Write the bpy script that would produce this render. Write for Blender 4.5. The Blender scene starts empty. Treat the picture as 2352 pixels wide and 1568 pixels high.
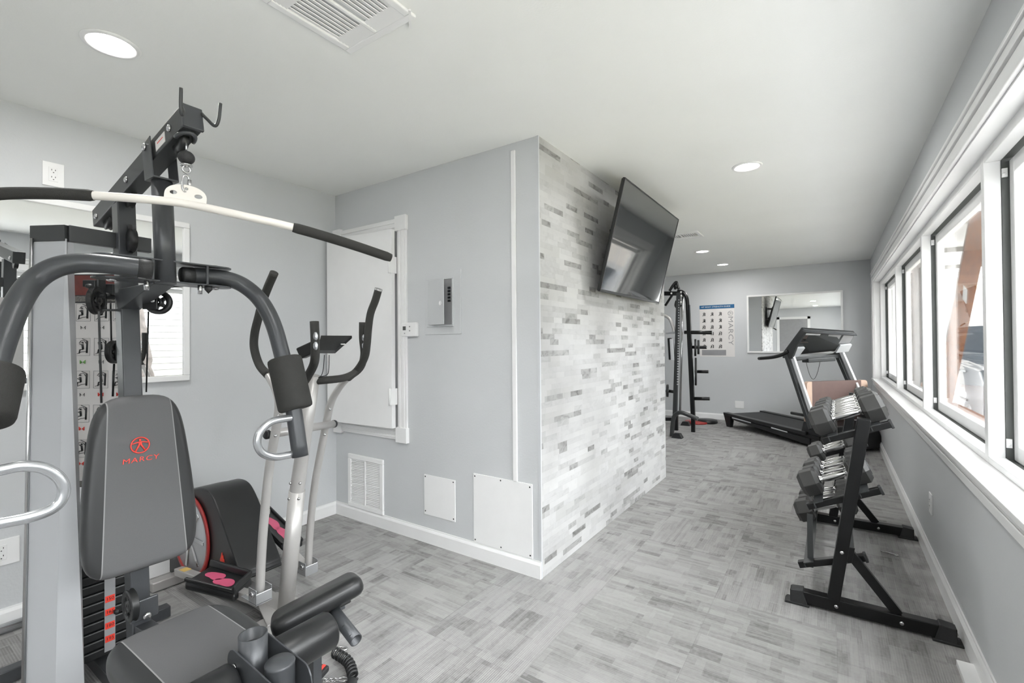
import bpy, bmesh, math, random
from math import pi, sin, cos, radians
from mathutils import Vector, Matrix
random.seed(7)
scene = bpy.context.scene
col = scene.collection
V = Vector

# ------------------------------------------------------------------ camera, world, exposure
W_, H_ = 2352.0, 1568.0
FPX, YAW, PITCH, ROLL, CAMH, CYO = 1078.07, 0.599, 0.0092, -0.0077, 1.2744, -7.13
Fv = V((-sin(YAW)*cos(PITCH), cos(YAW)*cos(PITCH), sin(PITCH)))
R0 = V((cos(YAW), sin(YAW), 0)); U0 = R0.cross(Fv)
Rv = cos(ROLL)*R0 + sin(ROLL)*U0
Uv = -sin(ROLL)*R0 + cos(ROLL)*U0
CAM = V((0, 0, CAMH))
cd = bpy.data.cameras.new('camera'); co = bpy.data.objects.new('camera', cd); col.objects.link(co)
cd.sensor_width = 36; cd.sensor_fit = 'HORIZONTAL'; cd.lens = FPX/W_*36; cd.shift_y = CYO/W_
cd.clip_start = 0.02; cd.clip_end = 200
m = Matrix((Rv, Uv, -Fv)).transposed().to_4x4(); m.translation = CAM
co.matrix_world = m
scene.camera = co
scene.view_settings.view_transform = 'Standard'
scene.view_settings.look = 'None'
scene.view_settings.exposure = 0.72
scene.view_settings.gamma = 1.0
scene.view_settings.use_curve_mapping = False

WORLD_STRENGTH = 10.5
w = bpy.data.worlds.new('overcast_sky'); scene.world = w; w.use_nodes = True
nt = w.node_tree; bg = nt.nodes['Background']
tc = nt.nodes.new('ShaderNodeTexCoord'); sp = nt.nodes.new('ShaderNodeSeparateXYZ'); cr_ = nt.nodes.new('ShaderNodeValToRGB')
nt.links.new(tc.outputs['Generated'], sp.inputs[0]); nt.links.new(sp.outputs[2], cr_.inputs[0])
cr_.color_ramp.elements[0].position = 0.0; cr_.color_ramp.elements[0].color = (1, 1, 1, 1)
cr_.color_ramp.elements[1].position = 0.9; cr_.color_ramp.elements[1].color = (0.95, 0.97, 1.0, 1)
nt.links.new(cr_.outputs[0], bg.inputs[0]); bg.inputs[1].default_value = WORLD_STRENGTH

LAMP_W = 6.0      # power of each recessed lamp
EMIT = 9.0         # its glowing lens

# ------------------------------------------------------------------ turning a pixel of the photo into a point of the room
def ray(px, py):
    return Fv + Rv*((px-W_/2)/FPX) + Uv*((H_/2+CYO-py)/FPX)
def AX(px, py, x): d = ray(px, py); return CAM + d*(x/d.x)
def AY(px, py, y): d = ray(px, py); return CAM + d*(y/d.y)
def AZ(px, py, z): d = ray(px, py); return CAM + d*((z-CAMH)/d.z)
def AT(px, py, t): return CAM + ray(px, py)*t
def AP(px, py, p0, n): d = ray(px, py); return CAM + d*((p0-CAM).dot(n)/d.dot(n))

# ------------------------------------------------------------------ materials
def lin(c):
    def f(v): v /= 255.0; return v/12.92 if v <= 0.04045 else ((v+0.055)/1.055)**2.4
    return (f(c[0]), f(c[1]), f(c[2]), 1)
class NM:
    def __init__(s, name):
        s.m = bpy.data.materials.new(name); s.m.use_nodes = True; s.t = s.m.node_tree
        s.p = s.t.nodes['Principled BSDF']; s.out = s.t.nodes['Material Output']
    def n(s, kind, **kw):
        nd = s.t.nodes.new('ShaderNode'+kind)
        for k, v in kw.items():
            if k.startswith('i_'):
                nd.inputs[k[2:].replace('_', ' ')].default_value = v
            else: setattr(nd, k, v)
        return nd
    def l(s, a, b): s.t.links.new(a, b)
    def obj(s): return s.n('TexCoord').outputs['Object']
    def math(s, op, a, b=None, c=None):
        nd = s.n('Math', operation=op)
        for i, x in enumerate((a, b, c)):
            if x is None: continue
            if isinstance(x, (int, float)): nd.inputs[i].default_value = x
            else: s.l(x, nd.inputs[i])
        return nd.outputs[0]
    def ramp(s, fac, stops, interp='LINEAR'):
        r = s.n('ValToRGB'); r.color_ramp.interpolation = interp
        e = r.color_ramp.elements
        while len(e) < len(stops): e.new(0.5)
        for k, (p, c) in enumerate(stops):
            e[k].position = p; e[k].color = c if len(c) == 4 else (*c, 1)
        s.l(fac, r.inputs[0]); return r.outputs[0]
    def mix(s, fac, a, b, mode='MIX'):
        nd = s.n('Mix', data_type='RGBA', blend_type=mode)
        for i, x in ((0, fac), (6, a), (7, b)):
            if isinstance(x, (int, float)): nd.inputs[i].default_value = x
            elif isinstance(x, (tuple, list)): nd.inputs[i].default_value = x
            else: s.l(x, nd.inputs[i])
        return nd.outputs[2]
def simple(name, rgb, rough=0.5, metal=0.0, var=0.06, scale=12, bump=0.0, bscale=200, spec=None, coat=0):
    a = NM(name); c = lin(rgb)
    nz = a.n('TexNoise', i_Scale=scale, i_Detail=3.0); a.l(a.obj(), nz.inputs['Vector'])
    d = tuple(x*(1-var) for x in c[:3])+(1,); h = tuple(min(1, x*(1+var)) for x in c[:3])+(1,)
    a.l(a.ramp(nz.outputs[0], [(0.3, d), (0.7, h)]), a.p.inputs['Base Color'])
    a.p.inputs['Roughness'].default_value = rough; a.p.inputs['Metallic'].default_value = metal
    if spec is not None: a.p.inputs['Specular IOR Level'].default_value = spec
    if coat: a.p.inputs['Coat Weight'].default_value = coat
    if bump:
        b = a.n('TexNoise', i_Scale=bscale, i_Detail=2.0); a.l(a.obj(), b.inputs['Vector'])
        bp = a.n('Bump'); bp.inputs['Strength'].default_value = bump; bp.inputs['Distance'].default_value = 0.002
        a.l(b.outputs[0], bp.inputs['Height']); a.l(bp.outputs[0], a.p.inputs['Normal'])
    return a.m
M_wall = simple('blue_grey_wall_paint', (205, 207, 209), 0.55, var=0.015, scale=1.5, bump=0.25, bscale=90)
M_ceil = simple('white_ceiling_paint', (244, 245, 243), 0.8, var=0.01, scale=2, bump=0.2, bscale=120)
M_trim = simple('white_gloss_trim', (238, 238, 238), 0.35, var=0.01)
M_white = simple('white_plastic', (240, 240, 240), 0.4, var=0.01)
M_cream = simple('cream_card', (226, 216, 200), 0.7, var=0.02)
M_lite = simple('light_grey_plastic', (205, 207, 210), 0.45, var=0.02)
M_dgrey = simple('charcoal_powder_coat', (68, 70, 73), 0.33, 0.15, var=0.04, bump=0.12, bscale=500)
M_dgrey2 = simple('dark_charcoal_frame', (56, 58, 59), 0.4, 0.1, var=0.04)
M_black = simple('black_plastic', (30, 31, 32), 0.38, var=0.08)
M_blackm = simple('black_frame_paint', (17, 18, 19), 0.3, 0.2, var=0.1)
M_rubber = simple('black_rubber', (42, 43, 44), 0.6, var=0.1, bump=0.3, bscale=300)
M_foam = simple('black_foam', (46, 46, 44), 0.75, var=0.05, bump=0.6, bscale=700)
M_vinyl = simple('black_vinyl', (32, 33, 34), 0.36, var=0.05, bump=0.1, bscale=400)
M_hex = simple('grey_hex_rubber', (52, 52, 51), 0.5, var=0.08, bump=0.2, bscale=300)
M_chrome = simple('chrome', (200, 200, 201), 0.2, 1.0, var=0.03)
M_steel = simple('brushed_silver_tube', (196, 198, 201), 0.24, 0.75, var=0.02)
M_silver = simple('silver_painted_steel', (182, 180, 178), 0.33, 0.3, var=0.02)
M_bar = simple('ivory_enamel', (232, 228, 222), 0.3, var=0.01)
M_shroud = simple('silver_grey_sheet_metal', (176, 178, 181), 0.4, 0.0, var=0.02, scale=3)
M_red = simple('red_print', (232, 78, 68), 0.5, var=0.03)
M_redl = simple('red_label', (238, 66, 48), 0.5, var=0.03)
M_redd = simple('red_plastic', (160, 48, 46), 0.35, var=0.05)
M_pink = simple('pink_grip', (205, 88, 122), 0.45, var=0.06)
M_yel = simple('yellow_caution_label', (226, 192, 110), 0.5, var=0.1)
M_green = simple('green_print', (120, 176, 96), 0.6, var=0.1)
M_ink = simple('black_ink', (30, 32, 36), 0.6, var=0.05)
M_inkg = simple('grey_ink', (150, 150, 152), 0.6, var=0.05)
M_paper = simple('glossy_paper', (226, 223, 221), 0.4, var=0.02, scale=4)
M_blue = simple('blue_print', (14, 92, 140), 0.5, var=0.06)
M_maroon = simple('dark_red_photo_print', (108, 42, 34), 0.45, var=0.25, scale=25)
M_carpetprint = simple('grey_speckled_print', (110, 108, 104), 0.6, var=0.5, scale=160)
M_brown = simple('brown_upholstery', (116, 94, 88), 0.6, var=0.05)
M_tan = simple('tan_upholstery', (214, 186, 166), 0.55, var=0.04)
M_darkgap = simple('dark_rubber_gasket', (84, 87, 85), 0.5, var=0.05)
M_wood = None
def wood():
    a = NM('orange_brown_timber')
    mp = a.n('Mapping'); mp.inputs['Scale'].default_value = (9, 9, 1.2); a.l(a.obj(), mp.inputs[0])
    nz = a.n('TexNoise', i_Scale=3.0, i_Detail=6.0, i_Distortion=1.2); a.l(mp.outputs[0], nz.inputs['Vector'])
    a.l(a.ramp(nz.outputs[0], [(0.3, lin((78, 44, 26))), (0.55, lin((112, 70, 42))), (0.8, lin((132, 92, 62)))]), a.p.inputs['Base Color'])
    a.p.inputs['Roughness'].default_value = 0.6
    return a.m
M_wood = wood()
M_siding = simple('white_siding_boards', (146, 147, 147), 0.6, var=0.02)
M_soffit = simple('white_soffit_board', (190, 186, 183), 0.7, var=0.02)
M_beige = simple('beige_panel_wall', (138, 133, 127), 0.7, var=0.03, scale=3)
M_concrete = simple('pale_concrete', (205, 202, 196), 0.9, var=0.05, scale=8)
M_bark = simple('grey_tree_bark', (84, 78, 74), 0.9, var=0.35, scale=18, bump=0.8, bscale=40)
M_car = simple('blue_grey_car_paint', (66, 74, 82), 0.25, 0.4, var=0.02, coat=0.6)
M_cargl = simple('dark_car_glass', (40, 46, 52), 0.08, var=0.02)
M_leaf = simple('dry_grass', (120, 112, 66), 0.9, var=0.3, scale=30)

def mirror_mat():
    a = NM('mirror_silvering'); a.p.inputs['Base Color'].default_value = (0.9, 0.91, 0.91, 1)
    a.p.inputs['Metallic'].default_value = 1; a.p.inputs['Roughness'].default_value = 0.0
    return a.m
M_mirror = mirror_mat()
def glass_mat():
    a = NM('clear_window_glass')
    tr = a.n('BsdfTransparent'); gl = a.n('BsdfGlossy'); gl.inputs['Roughness'].default_value = 0.0
    gl.inputs['Color'].default_value = (1, 1, 1, 1)
    fr = a.n('Fresnel', i_IOR=1.45)
    tr.inputs['Color'].default_value = (0.97, 0.98, 0.98, 1)
    mx = a.n('MixShader'); a.l(a.math('MULTIPLY', fr.outputs[0], 0.55), mx.inputs[0]); a.l(tr.outputs[0], mx.inputs[1]); a.l(gl.outputs[0], mx.inputs[2])
    a.l(mx.outputs[0], a.out.inputs['Surface'])
    return a.m
M_glass = glass_mat()
def screen_mat():
    a = NM('black_glossy_screen'); a.p.inputs['Base Color'].default_value = (0.012, 0.014, 0.014, 1)
    a.p.inputs['Roughness'].default_value = 0.05; a.p.inputs['Specular IOR Level'].default_value = 1.0
    a.p.inputs['IOR'].default_value = 1.9
    return a.m
M_screen = screen_mat()
def emit_mat(name, s, c=(1, 0.98, 0.95)):
    a = NM(name); e = a.n('Emission'); e.inputs[0].default_value = (*c, 1); e.inputs[1].default_value = s
    a.l(e.outputs[0], a.out.inputs['Surface']); return a.m
M_lens = emit_mat('glowing_lamp_lens', EMIT)

def stone_mat():
    a = NM('grey_white_ledgestone_wallcovering')
    o = a.obj(); s = a.n('SeparateXYZ'); a.l(o, s.inputs[0])
    y, z = s.outputs[1], s.outputs[2]
    RH = 0.0315
    row = a.math('FLOOR', a.math('DIVIDE', z, RH))
    def cell(idx_src, width, seedmul):
        # per-row random shift, then cells along y
        wn = a.n('TexWhiteNoise', noise_dimensions='1D'); a.l(a.math('MULTIPLY', idx_src, seedmul), wn.inputs['W'])
        u = a.math('ADD', a.math('DIVIDE', y, width), a.math('MULTIPLY', wn.outputs[0], 7.3))
        # warp cell borders so lengths vary
        u2 = a.math('ADD', u, a.math('MULTIPLY', a.math('SINE', a.math('ADD', a.math('MULTIPLY', u, 2.1), a.math('MULTIPLY', idx_src, 1.7))), 0.30))
        cu = a.math('FLOOR', u2)
        cb = a.n('CombineXYZ'); a.l(cu, cb.inputs[0]); a.l(idx_src, cb.inputs[1]); cb.inputs[2].default_value = seedmul
        w2 = a.n('TexWhiteNoise', noise_dimensions='3D'); a.l(cb.outputs[0], w2.inputs['Vector'])
        return w2.outputs[0], w2.outputs[1], a.math('FRACT', u2)
    v1, c1, fu = cell(row, 0.155, 1.13)
    row2 = a.math('FLOOR', a.math('DIVIDE', z, RH*2))
    v2, c2, fu2 = cell(row2, 0.21, 2.37)
    # marbled veins
    mp = a.n('Mapping'); mp.inputs['Scale'].default_value = (1, 1, 1.6); a.l(o, mp.inputs[0])
    off = a.n('VectorMath', operation='ADD'); a.l(mp.outputs[0], off.inputs[0]); 
    sc = a.n('VectorMath', operation='SCALE'); a.l(c1, sc.inputs[0]); sc.inputs['Scale'].default_value = 6.0; a.l(sc.outputs[0], off.inputs[1])
    nz = a.n('TexNoise', i_Scale=9.0, i_Detail=6.0, i_Distortion=2.2); a.l(off.outputs[0], nz.inputs['Vector'])
    vein = a.ramp(nz.outputs[0], [(0.34, (0.30, 0.30, 0.29)), (0.46, (0.75, 0.75, 0.74)), (0.56, (1, 1, 1))])
    tone = a.ramp(v1, [(0.0, lin((150, 149, 148))), (0.06, lin((168, 167, 166))), (0.12, lin((182, 182, 181))), (0.25, lin((194, 194, 194))), (1.0, lin((203, 203, 202)))])
    tone2 = a.ramp(v2, [(0.0, (0.9, 0.9, 0.89)), (0.25, (0.97, 0.97, 0.97)), (0.5, (1, 1, 1))])
    amt = a.ramp(v1, [(0.0, (0.75,)*3), (0.10, (0.5,)*3), (0.18, (0.15,)*3), (0.7, (0.05,)*3), (1, (0.02,)*3)])
    c = a.mix(1.0, tone, tone2, 'MULTIPLY')
    c = a.mix(amt, c, a.mix(1.0, c, vein, 'MULTIPLY'))
    # big soft patches where the print is darker
    big = a.n('TexNoise', i_Scale=1.6, i_Detail=2.0); a.l(o, big.inputs['Vector'])
    c = a.mix(1.0, c, a.ramp(big.outputs[0], [(0.3, (0.78, 0.775, 0.77)), (0.55, (1, 1, 1))]), 'MULTIPLY')
    # thin joint shadows printed between the stones
    fz = a.math('FRACT', a.math('DIVIDE', z, RH))
    j1 = a.math('LESS_THAN', fz, 0.06)
    j2 = a.math('LESS_THAN', fu, 0.012)
    j = a.math('MULTIPLY', a.math('MAXIMUM', j1, j2), a.math('MULTIPLY', a.math('LESS_THAN', v1, 0.55), 0.25))
    c = a.mix(j, c, (0.35, 0.35, 0.34, 1))
    a.l(c, a.p.inputs['Base Color']); a.p.inputs['Roughness'].default_value = 0.5
    bp = a.n('Bump'); bp.inputs['Strength'].default_value = 0.25; bp.inputs['Distance'].default_value = 0.003
    a.l(a.math('ADD', v1, a.math('MULTIPLY', v2, 0.5)), bp.inputs['Height']); a.l(bp.outputs[0], a.p.inputs['Normal'])
    return a.m
M_stone = stone_mat()

def carpet_mat():
    a = NM('grey_patterned_carpet_tiles')
    o = a.obj(); s = a.n('SeparateXYZ'); a.l(o, s.inputs[0])
    X, Y = s.outputs[0], s.outputs[1]
    T = 0.5
    tx = a.math('FLOOR', a.math('DIVIDE', X, T)); ty = a.math('FLOOR', a.math('DIVIDE', Y, T))
    tcb = a.n('CombineXYZ'); a.l(tx, tcb.inputs[0]); a.l(ty, tcb.inputs[1])
    tw = a.n('TexWhiteNoise', noise_dimensions='3D'); a.l(tcb.outputs[0], tw.inputs['Vector'])
    par = a.math('GREATER_THAN', tw.outputs[0], 0.62)   # some tiles laid a quarter turn round
    def sel(p, q):   # par==0 -> p , par==1 -> q
        return a.math('ADD', a.math('MULTIPLY', p, a.math('SUBTRACT', 1.0, par)), a.math('MULTIPLY', q, par))
    u = sel(X, Y); v = sel(Y, X)
    def blocks(lu, lv, seed):
        r = a.math('FLOOR', a.math('DIVIDE', v, lv))
        wn = a.n('TexWhiteNoise', noise_dimensions='2D'); cb = a.n('CombineXYZ'); a.l(r, cb.inputs[0]); a.l(a.math('ADD', tw.outputs[0], seed), cb.inputs[1]); a.l(cb.outputs[0], wn.inputs['Vector'])
        c = a.math('FLOOR', a.math('ADD', a.math('DIVIDE', u, lu), a.math('MULTIPLY', wn.outputs[0], 5.0)))
        cb2 = a.n('CombineXYZ'); a.l(c, cb2.inputs[0]); a.l(r, cb2.inputs[1]); a.l(a.math('ADD', a.math('MULTIPLY', tw.outputs[0], 9.0), seed), cb2.inputs[2])
        w2 = a.n('TexWhiteNoise', noise_dimensions='3D'); a.l(cb2.outputs[0], w2.inputs['Vector'])
        return w2.outputs[0], wn.outputs[0]
    b1, r1 = blocks(0.17, 0.045, 1.0)
    b2, r2 = blocks(0.09, 0.09, 5.0)
    b3, r3 = blocks(0.26, 0.018, 9.0)
    t = a.math('ADD', a.math('MULTIPLY', b1, 0.34), a.math('ADD', a.math('MULTIPLY', b2, 0.36), a.math('MULTIPLY', b3, 0.30)))
    # ribs along u
    rib = a.math('SINE', a.math('MULTIPLY', v, 2*pi/0.0085))
    ribamp = a.math('MULTIPLY', a.math('GREATER_THAN', b2, 0.35), 0.07)
    nb = a.n('TexNoise', i_Scale=60.0, i_Detail=2.0); a.l(o, nb.inputs['Vector'])
    mps = a.n('CombineXYZ'); a.l(a.math('MULTIPLY', u, 10.0), mps.inputs[0]); a.l(a.math('MULTIPLY', v, 130.0), mps.inputs[1])
    st = a.n('TexNoise', i_Scale=1.0, i_Detail=2.0); a.l(mps.outputs[0], st.inputs['Vector'])
    t = a.math('ADD', t, a.math('MULTIPLY', a.math('MULTIPLY', rib, ribamp), a.math('MULTIPLY', nb.outputs[0], 1.7)))
    t = a.math('ADD', t, a.math('MULTIPLY', a.math('SUBTRACT', st.outputs[0], 0.5), 0.5))
    t = a.math('ADD', t, a.math('MULTIPLY', a.math('SUBTRACT', nb.outputs[0], 0.5), 0.35))
    t = a.math('ADD', t, a.math('MULTIPLY', a.math('SUBTRACT', tw.outputs[0], 0.5), 0.10))
    c = a.ramp(t, [(0.05, lin((122, 121, 120))), (0.30, lin((146, 145, 144))), (0.50, lin((157, 156, 155))), (0.8, lin((166, 165, 164)))])
    fx = a.math('FRACT', a.math('DIVIDE', X, T)); fy = a.math('FRACT', a.math('DIVIDE', Y, T))
    seam = a.math('MAXIMUM', a.math('LESS_THAN', fx, 0.006), a.math('LESS_THAN', fy, 0.006))
    c = a.mix(a.math('MULTIPLY', seam, 0.15), c, (0.12, 0.12, 0.12, 1))
    a.l(c, a.p.inputs['Base Color']); a.p.inputs['Roughness'].default_value = 0.95
    a.p.inputs['Specular IOR Level'].default_value = 0.1
    bp = a.n('Bump'); bp.inputs['Strength'].default_value = 0.5; bp.inputs['Distance'].default_value = 0.003
    a.l(a.math('ADD', t, a.math('MULTIPLY', rib, 0.15)), bp.inputs['Height']); a.l(bp.outputs[0], a.p.inputs['Normal'])
    return a.m
M_carpet = carpet_mat()

def twotone(name, expr_axis, half0, slope, zref, centre, grey=(96, 96, 97), dark=(48, 49, 50), waxis=2):
    """stitched two-tone upholstery: grey middle panel, black side panels"""
    a = NM(name); s = a.n('SeparateXYZ'); a.l(a.obj(), s.inputs[0])
    d = a.math('ABSOLUTE', a.math('SUBTRACT', s.outputs[expr_axis], centre))
    half = a.math('ADD', half0, a.math('MULTIPLY', a.math('SUBTRACT', s.outputs[waxis], zref), slope))
    k = a.math('GREATER_THAN', d, half)
    seam = a.math('LESS_THAN', a.math('ABSOLUTE', a.math('SUBTRACT', d, half)), 0.0016)
    fb = a.n('TexNoise', i_Scale=900.0, i_Detail=1.0); a.l(a.obj(), fb.inputs['Vector'])
    g = a.mix(fb.outputs[0], tuple(x*0.85 for x in lin(grey)[:3])+(1,), tuple(x*1.15 for x in lin(grey)[:3])+(1,))
    c = a.mix(k, g, lin(dark)); c = a.mix(seam, c, lin((140, 140, 140)))
    a.l(c, a.p.inputs['Base Color'])
    a.l(a.math('SUBTRACT', 0.62, a.math('MULTIPLY', k, 0.24)), a.p.inputs['Roughness'])
    bp = a.n('Bump'); bp.inputs['Strength'].default_value = 0.35; bp.inputs['Distance'].default_value = 0.004
    a.l(a.math('SUBTRACT', 1.0, seam), bp.inputs['Height']); a.l(bp.outputs[0], a.p.inputs['Normal'])
    return a.m

# ------------------------------------------------------------------ mesh building
def cr(pts, n=8, closed=False):
    """smooth path through the points"""
    P = [V(p) for p in pts]; out = []
    N = len(P); rng = range(N) if closed else range(N-1)
    for i in rng:
        p1, p2 = P[i], P[(i+1) % N]
        p0 = P[(i-1) % N] if (closed or i > 0) else p1*2-p2
        p3 = P[(i+2) % N] if (closed or i < N-2) else p2*2-p1
        for k in range(n):
            t = k/n
            out.append(0.5*((2*p1)+(p2-p0)*t+(2*p0-5*p1+4*p2-p3)*t*t+(3*p1-p0-3*p2+p3)*t**3))
    if not closed: out.append(P[-1].copy())
    return out
def basis(axis, up=None):
    w_ = V(axis).normalized()
    up = V(up) if up is not None else (V((0, 0, 1)) if abs(w_.z) < 0.95 else V((1, 0, 0)))
    u = up.cross(w_); u.normalize(); v = w_.cross(u)
    return u, v, w_
class MB:
    def __init__(s): s.v = []; s.f = []; s.sm = []; s.mi = []; s.cur = 0
    def mat(s, i): s.cur = i; return s
    def _f(s, idx, smooth=False): s.f.append(idx); s.sm.append(smooth); s.mi.append(s.cur)
    def box(s, a, b):
        x0, y0, z0 = a; x1, y1, z1 = b
        return s.hexa([(x0,y0,z0),(x1,y0,z0),(x1,y1,z0),(x0,y1,z0),(x0,y0,z1),(x1,y0,z1),(x1,y1,z1),(x0,y1,z1)])
    def hexa(s, p):
        o = len(s.v); s.v += [V(q) for q in p]
        c = sum((V(q) for q in p), V((0,0,0)))/8
        for q in ((0,3,2,1),(4,5,6,7),(0,1,5,4),(1,2,6,5),(2,3,7,6),(3,0,4,7)):
            a, b, d = (s.v[o+q[0]], s.v[o+q[1]], s.v[o+q[2]])
            nn = (b-a).cross(d-a); fc = sum((s.v[o+k] for k in q), V((0,0,0)))/4
            s._f([o+k for k in (q if nn.dot(fc-c) >= 0 else q[::-1])])
        return s
    def obox(s, c, ax, ay, az):
        """box about centre c with half-extent vectors"""
        c = V(c); ax = V(ax); ay = V(ay); az = V(az)
        return s.hexa([c-ax-ay-az, c+ax-ay-az, c+ax+ay-az, c-ax+ay-az, c-ax-ay+az, c+ax-ay+az, c+ax+ay+az, c-ax+ay+az])
    def beam(s, p0, p1, w_, h, up=None):
        p0 = V(p0); p1 = V(p1); u, v, d = basis(p1-p0, up)
        return s.obox((p0+p1)/2, u*(w_/2), v*(h/2), (p1-p0)/2)
    def tube(s, pts, r, seg=16, closed=False, caps=True, ecc=1.0, up=None):
        P = [V(p) for p in pts]; n = len(P); o = len(s.v)
        rr = r if isinstance(r, (list, tuple)) else [r]*n
        # parallel transport frame
        T = []
        for i in range(n):
            a = P[(i-1) % n] if (closed or i > 0) else P[i]; b = P[(i+1) % n] if (closed or i < n-1) else P[i]
            t = (b-a); t = t.normalized() if t.length > 1e-9 else V((0,0,1)); T.append(t)
        u, v, _ = basis(T[0], up)
        for i in range(n):
            u = (u - T[i]*u.dot(T[i])).normalized(); v = T[i].cross(u)
            for k in range(seg):
                a = 2*pi*k/seg
                s.v.append(P[i]+u*(cos(a)*rr[i])+v*(sin(a)*rr[i]*ecc))
        for i in range(n if closed else n-1):
            j = (i+1) % n
            for k in range(seg):
                l = (k+1) % seg
                s._f([o+i*seg+k, o+i*seg+l, o+j*seg+l, o+j*seg+k], True)
        if caps and not closed:
            s._f([o+k for k in range(seg)][::-1]); s._f([o+(n-1)*seg+k for k in range(seg)])
        return s
    def cyl(s, p0, p1, r, seg=24): return s.tube([p0, p1], r, seg)
    def lathe(s, c, axis, prof, seg=32, closed=False):
        """prof = [(radius, height along axis)]"""
        c = V(c); u, v, w_ = basis(axis); o = len(s.v); n = len(prof)
        for r, h in prof:
            for k in range(seg):
                a = 2*pi*k/seg; s.v.append(c+w_*h+(u*cos(a)+v*sin(a))*r)
        for i in range(n if closed else n-1):
            j = (i+1) % n
            for k in range(seg):
                l = (k+1) % seg; s._f([o+i*seg+k, o+i*seg+l, o+j*seg+l, o+j*seg+k], True)
        if not closed:
            if prof[0][0] > 1e-6: s._f([o+k for k in range(seg)][::-1])
            if prof[-1][0] > 1e-6: s._f([o+(n-1)*seg+k for k in range(seg)])
        return s
    def ball(s, c, r, seg=20, sq=1.0):
        n = 10; return s.lathe(c, (0,0,1), [(max(1e-5, r*sin(pi*i/n)), -r*cos(pi*i/n)*sq) for i in range(n+1)], seg)
    def prism(s, poly, vec, smooth_side=False):
        P = [V(p) for p in poly]; vec = V(vec); n = len(P); o = len(s.v)
        nn = V((0,0,0))
        for i in range(n): nn += P[i].cross(P[(i+1) % n])
        if nn.dot(vec) < 0: P = P[::-1]
        s.v += P + [p+vec for p in P]
        s._f([o+i for i in range(n)][::-1]); s._f([o+n+i for i in range(n)])
        for i in range(n):
            j = (i+1) % n; s._f([o+i, o+j, o+n+j, o+n+i], smooth_side)
        return s
    def cushion(s, poly, o_, u, v, nrm, th, er, dome=0.0):
        """padded shape: outline in (u,v) rounded over its front edge"""
        P0 = [V((a, b, 0)) for a, b in poly]; N0_ = len(P0)
        seg_ = [(P0[(i+1) % N0_]-P0[i]).length for i in range(N0_)]; tot = sum(seg_); N = 96; P = []; i = 0; acc = 0.0
        for k in range(N):
            d_ = tot*k/N
            while acc+seg_[i] < d_: acc += seg_[i]; i += 1
            P.append(P0[i].lerp(P0[(i+1) % N0_], (d_-acc)/max(seg_[i], 1e-9)))
        for _ in range(2): P = [(P[k-1]+P[k]*2+P[(k+1) % N])/4 for k in range(N)]
        area = sum(P[i].x*P[(i+1) % N].y-P[(i+1) % N].x*P[i].y for i in range(N))
        if area < 0: P = P[::-1]
        nor = []
        for i in range(N):
            a = (P[i]-P[i-1]).normalized(); b = (P[(i+1) % N]-P[i]).normalized(); t = (a+b).normalized()
            nor.append(V((-t.y, t.x, 0)))
        L = [(er*0.5, 0.0), (er*0.15, er*0.3), (0, er*0.7), (0, th-er)]
        K = 6
        for k in range(1, K+1): a = k/K*pi/2; L.append((er*(1-cos(a)), th-er+er*sin(a)))
        L = [(i_, h_, 1.0) for i_, h_ in L]
        for k in range(1, 8): L.append((er, th+dome*(1-(1-k/7.0)**2), 1-k/7.4))
        cen = sum(P, V((0, 0, 0)))/N
        o = len(s.v); O = V(o_); u = V(u); v = V(v); nrm = V(nrm)
        for ins, h, sc_ in L:
            for i in range(N):
                q = P[i]+nor[i]*ins; q = cen+(q-cen)*sc_; s.v.append(O+u*q.x+v*q.y+nrm*h)
        for r in range(len(L)-1):
            for i in range(N):
                j = (i+1) % N; s._f([o+r*N+i, o+r*N+j, o+(r+1)*N+j, o+(r+1)*N+i], True)
        s._f([o+i for i in range(N)][::-1]); s._f([o+(len(L)-1)*N+i for i in range(N)], True)
        return s
    def add_mesh(s, me, M4):
        o = len(s.v); s.v += [M4 @ v.co for v in me.vertices]
        for p in me.polygons: s._f([o+i for i in p.vertices])
        return s
    def build(s, name, mats, parent=None, bevel=0, bseg=2, origin=None):
        if not isinstance(mats, (list, tuple)): mats = [mats]
        base = V((0,0,0)) if origin is None else V(origin)
        if parent is not None: base = V(parent['_base'])
        me = bpy.data.meshes.new(name); me.from_pydata([tuple(v-base) for v in s.v], [], s.f)
        for mm in mats: me.materials.append(mm)
        for p, sm, mi in zip(me.polygons, s.sm, s.mi): p.use_smooth = sm; p.material_index = mi
        me.update()
        ob = bpy.data.objects.new(name, me); col.objects.link(ob)
        if parent is None: ob.location = base
        else: ob.parent = parent
        ob['_base'] = tuple(base)
        if bevel:
            md = ob.modifiers.new('bevel', 'BEVEL'); md.width = bevel; md.segments = bseg; md.limit_method = 'ANGLE'; md.angle_limit = radians(50)
            md.harden_normals = False
        return ob
def thing(name, base, label, cat, group=None):
    o = bpy.data.objects.new(name, None); col.objects.link(o); o.location = V(base); o['_base'] = tuple(V(base))
    o.empty_display_size = 0.05; o['label'] = label; o['category'] = cat
    if group: o['group'] = group
    return o
def tag(o, label, cat, group=None):
    o['label'] = label; o['category'] = cat
    if group: o['group'] = group
    return o
def struct(o): o['kind'] = 'structure'; return o
def text_mesh(txt, size, extrude=0.0005, shear=0.0, spacing=1.0):
    c = bpy.data.curves.new('lettering', 'FONT'); c.body = txt; c.size = size; c.extrude = extrude; c.shear = shear
    c.align_x = 'CENTER'; c.align_y = 'CENTER'; c.space_character = spacing; c.resolution_u = 3
    ob = bpy.data.objects.new('lettering', c); col.objects.link(ob)
    dg = bpy.context.evaluated_depsgraph_get(); me = bpy.data.meshes.new_from_object(ob.evaluated_get(dg))
    bpy.data.objects.remove(ob); return me
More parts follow.
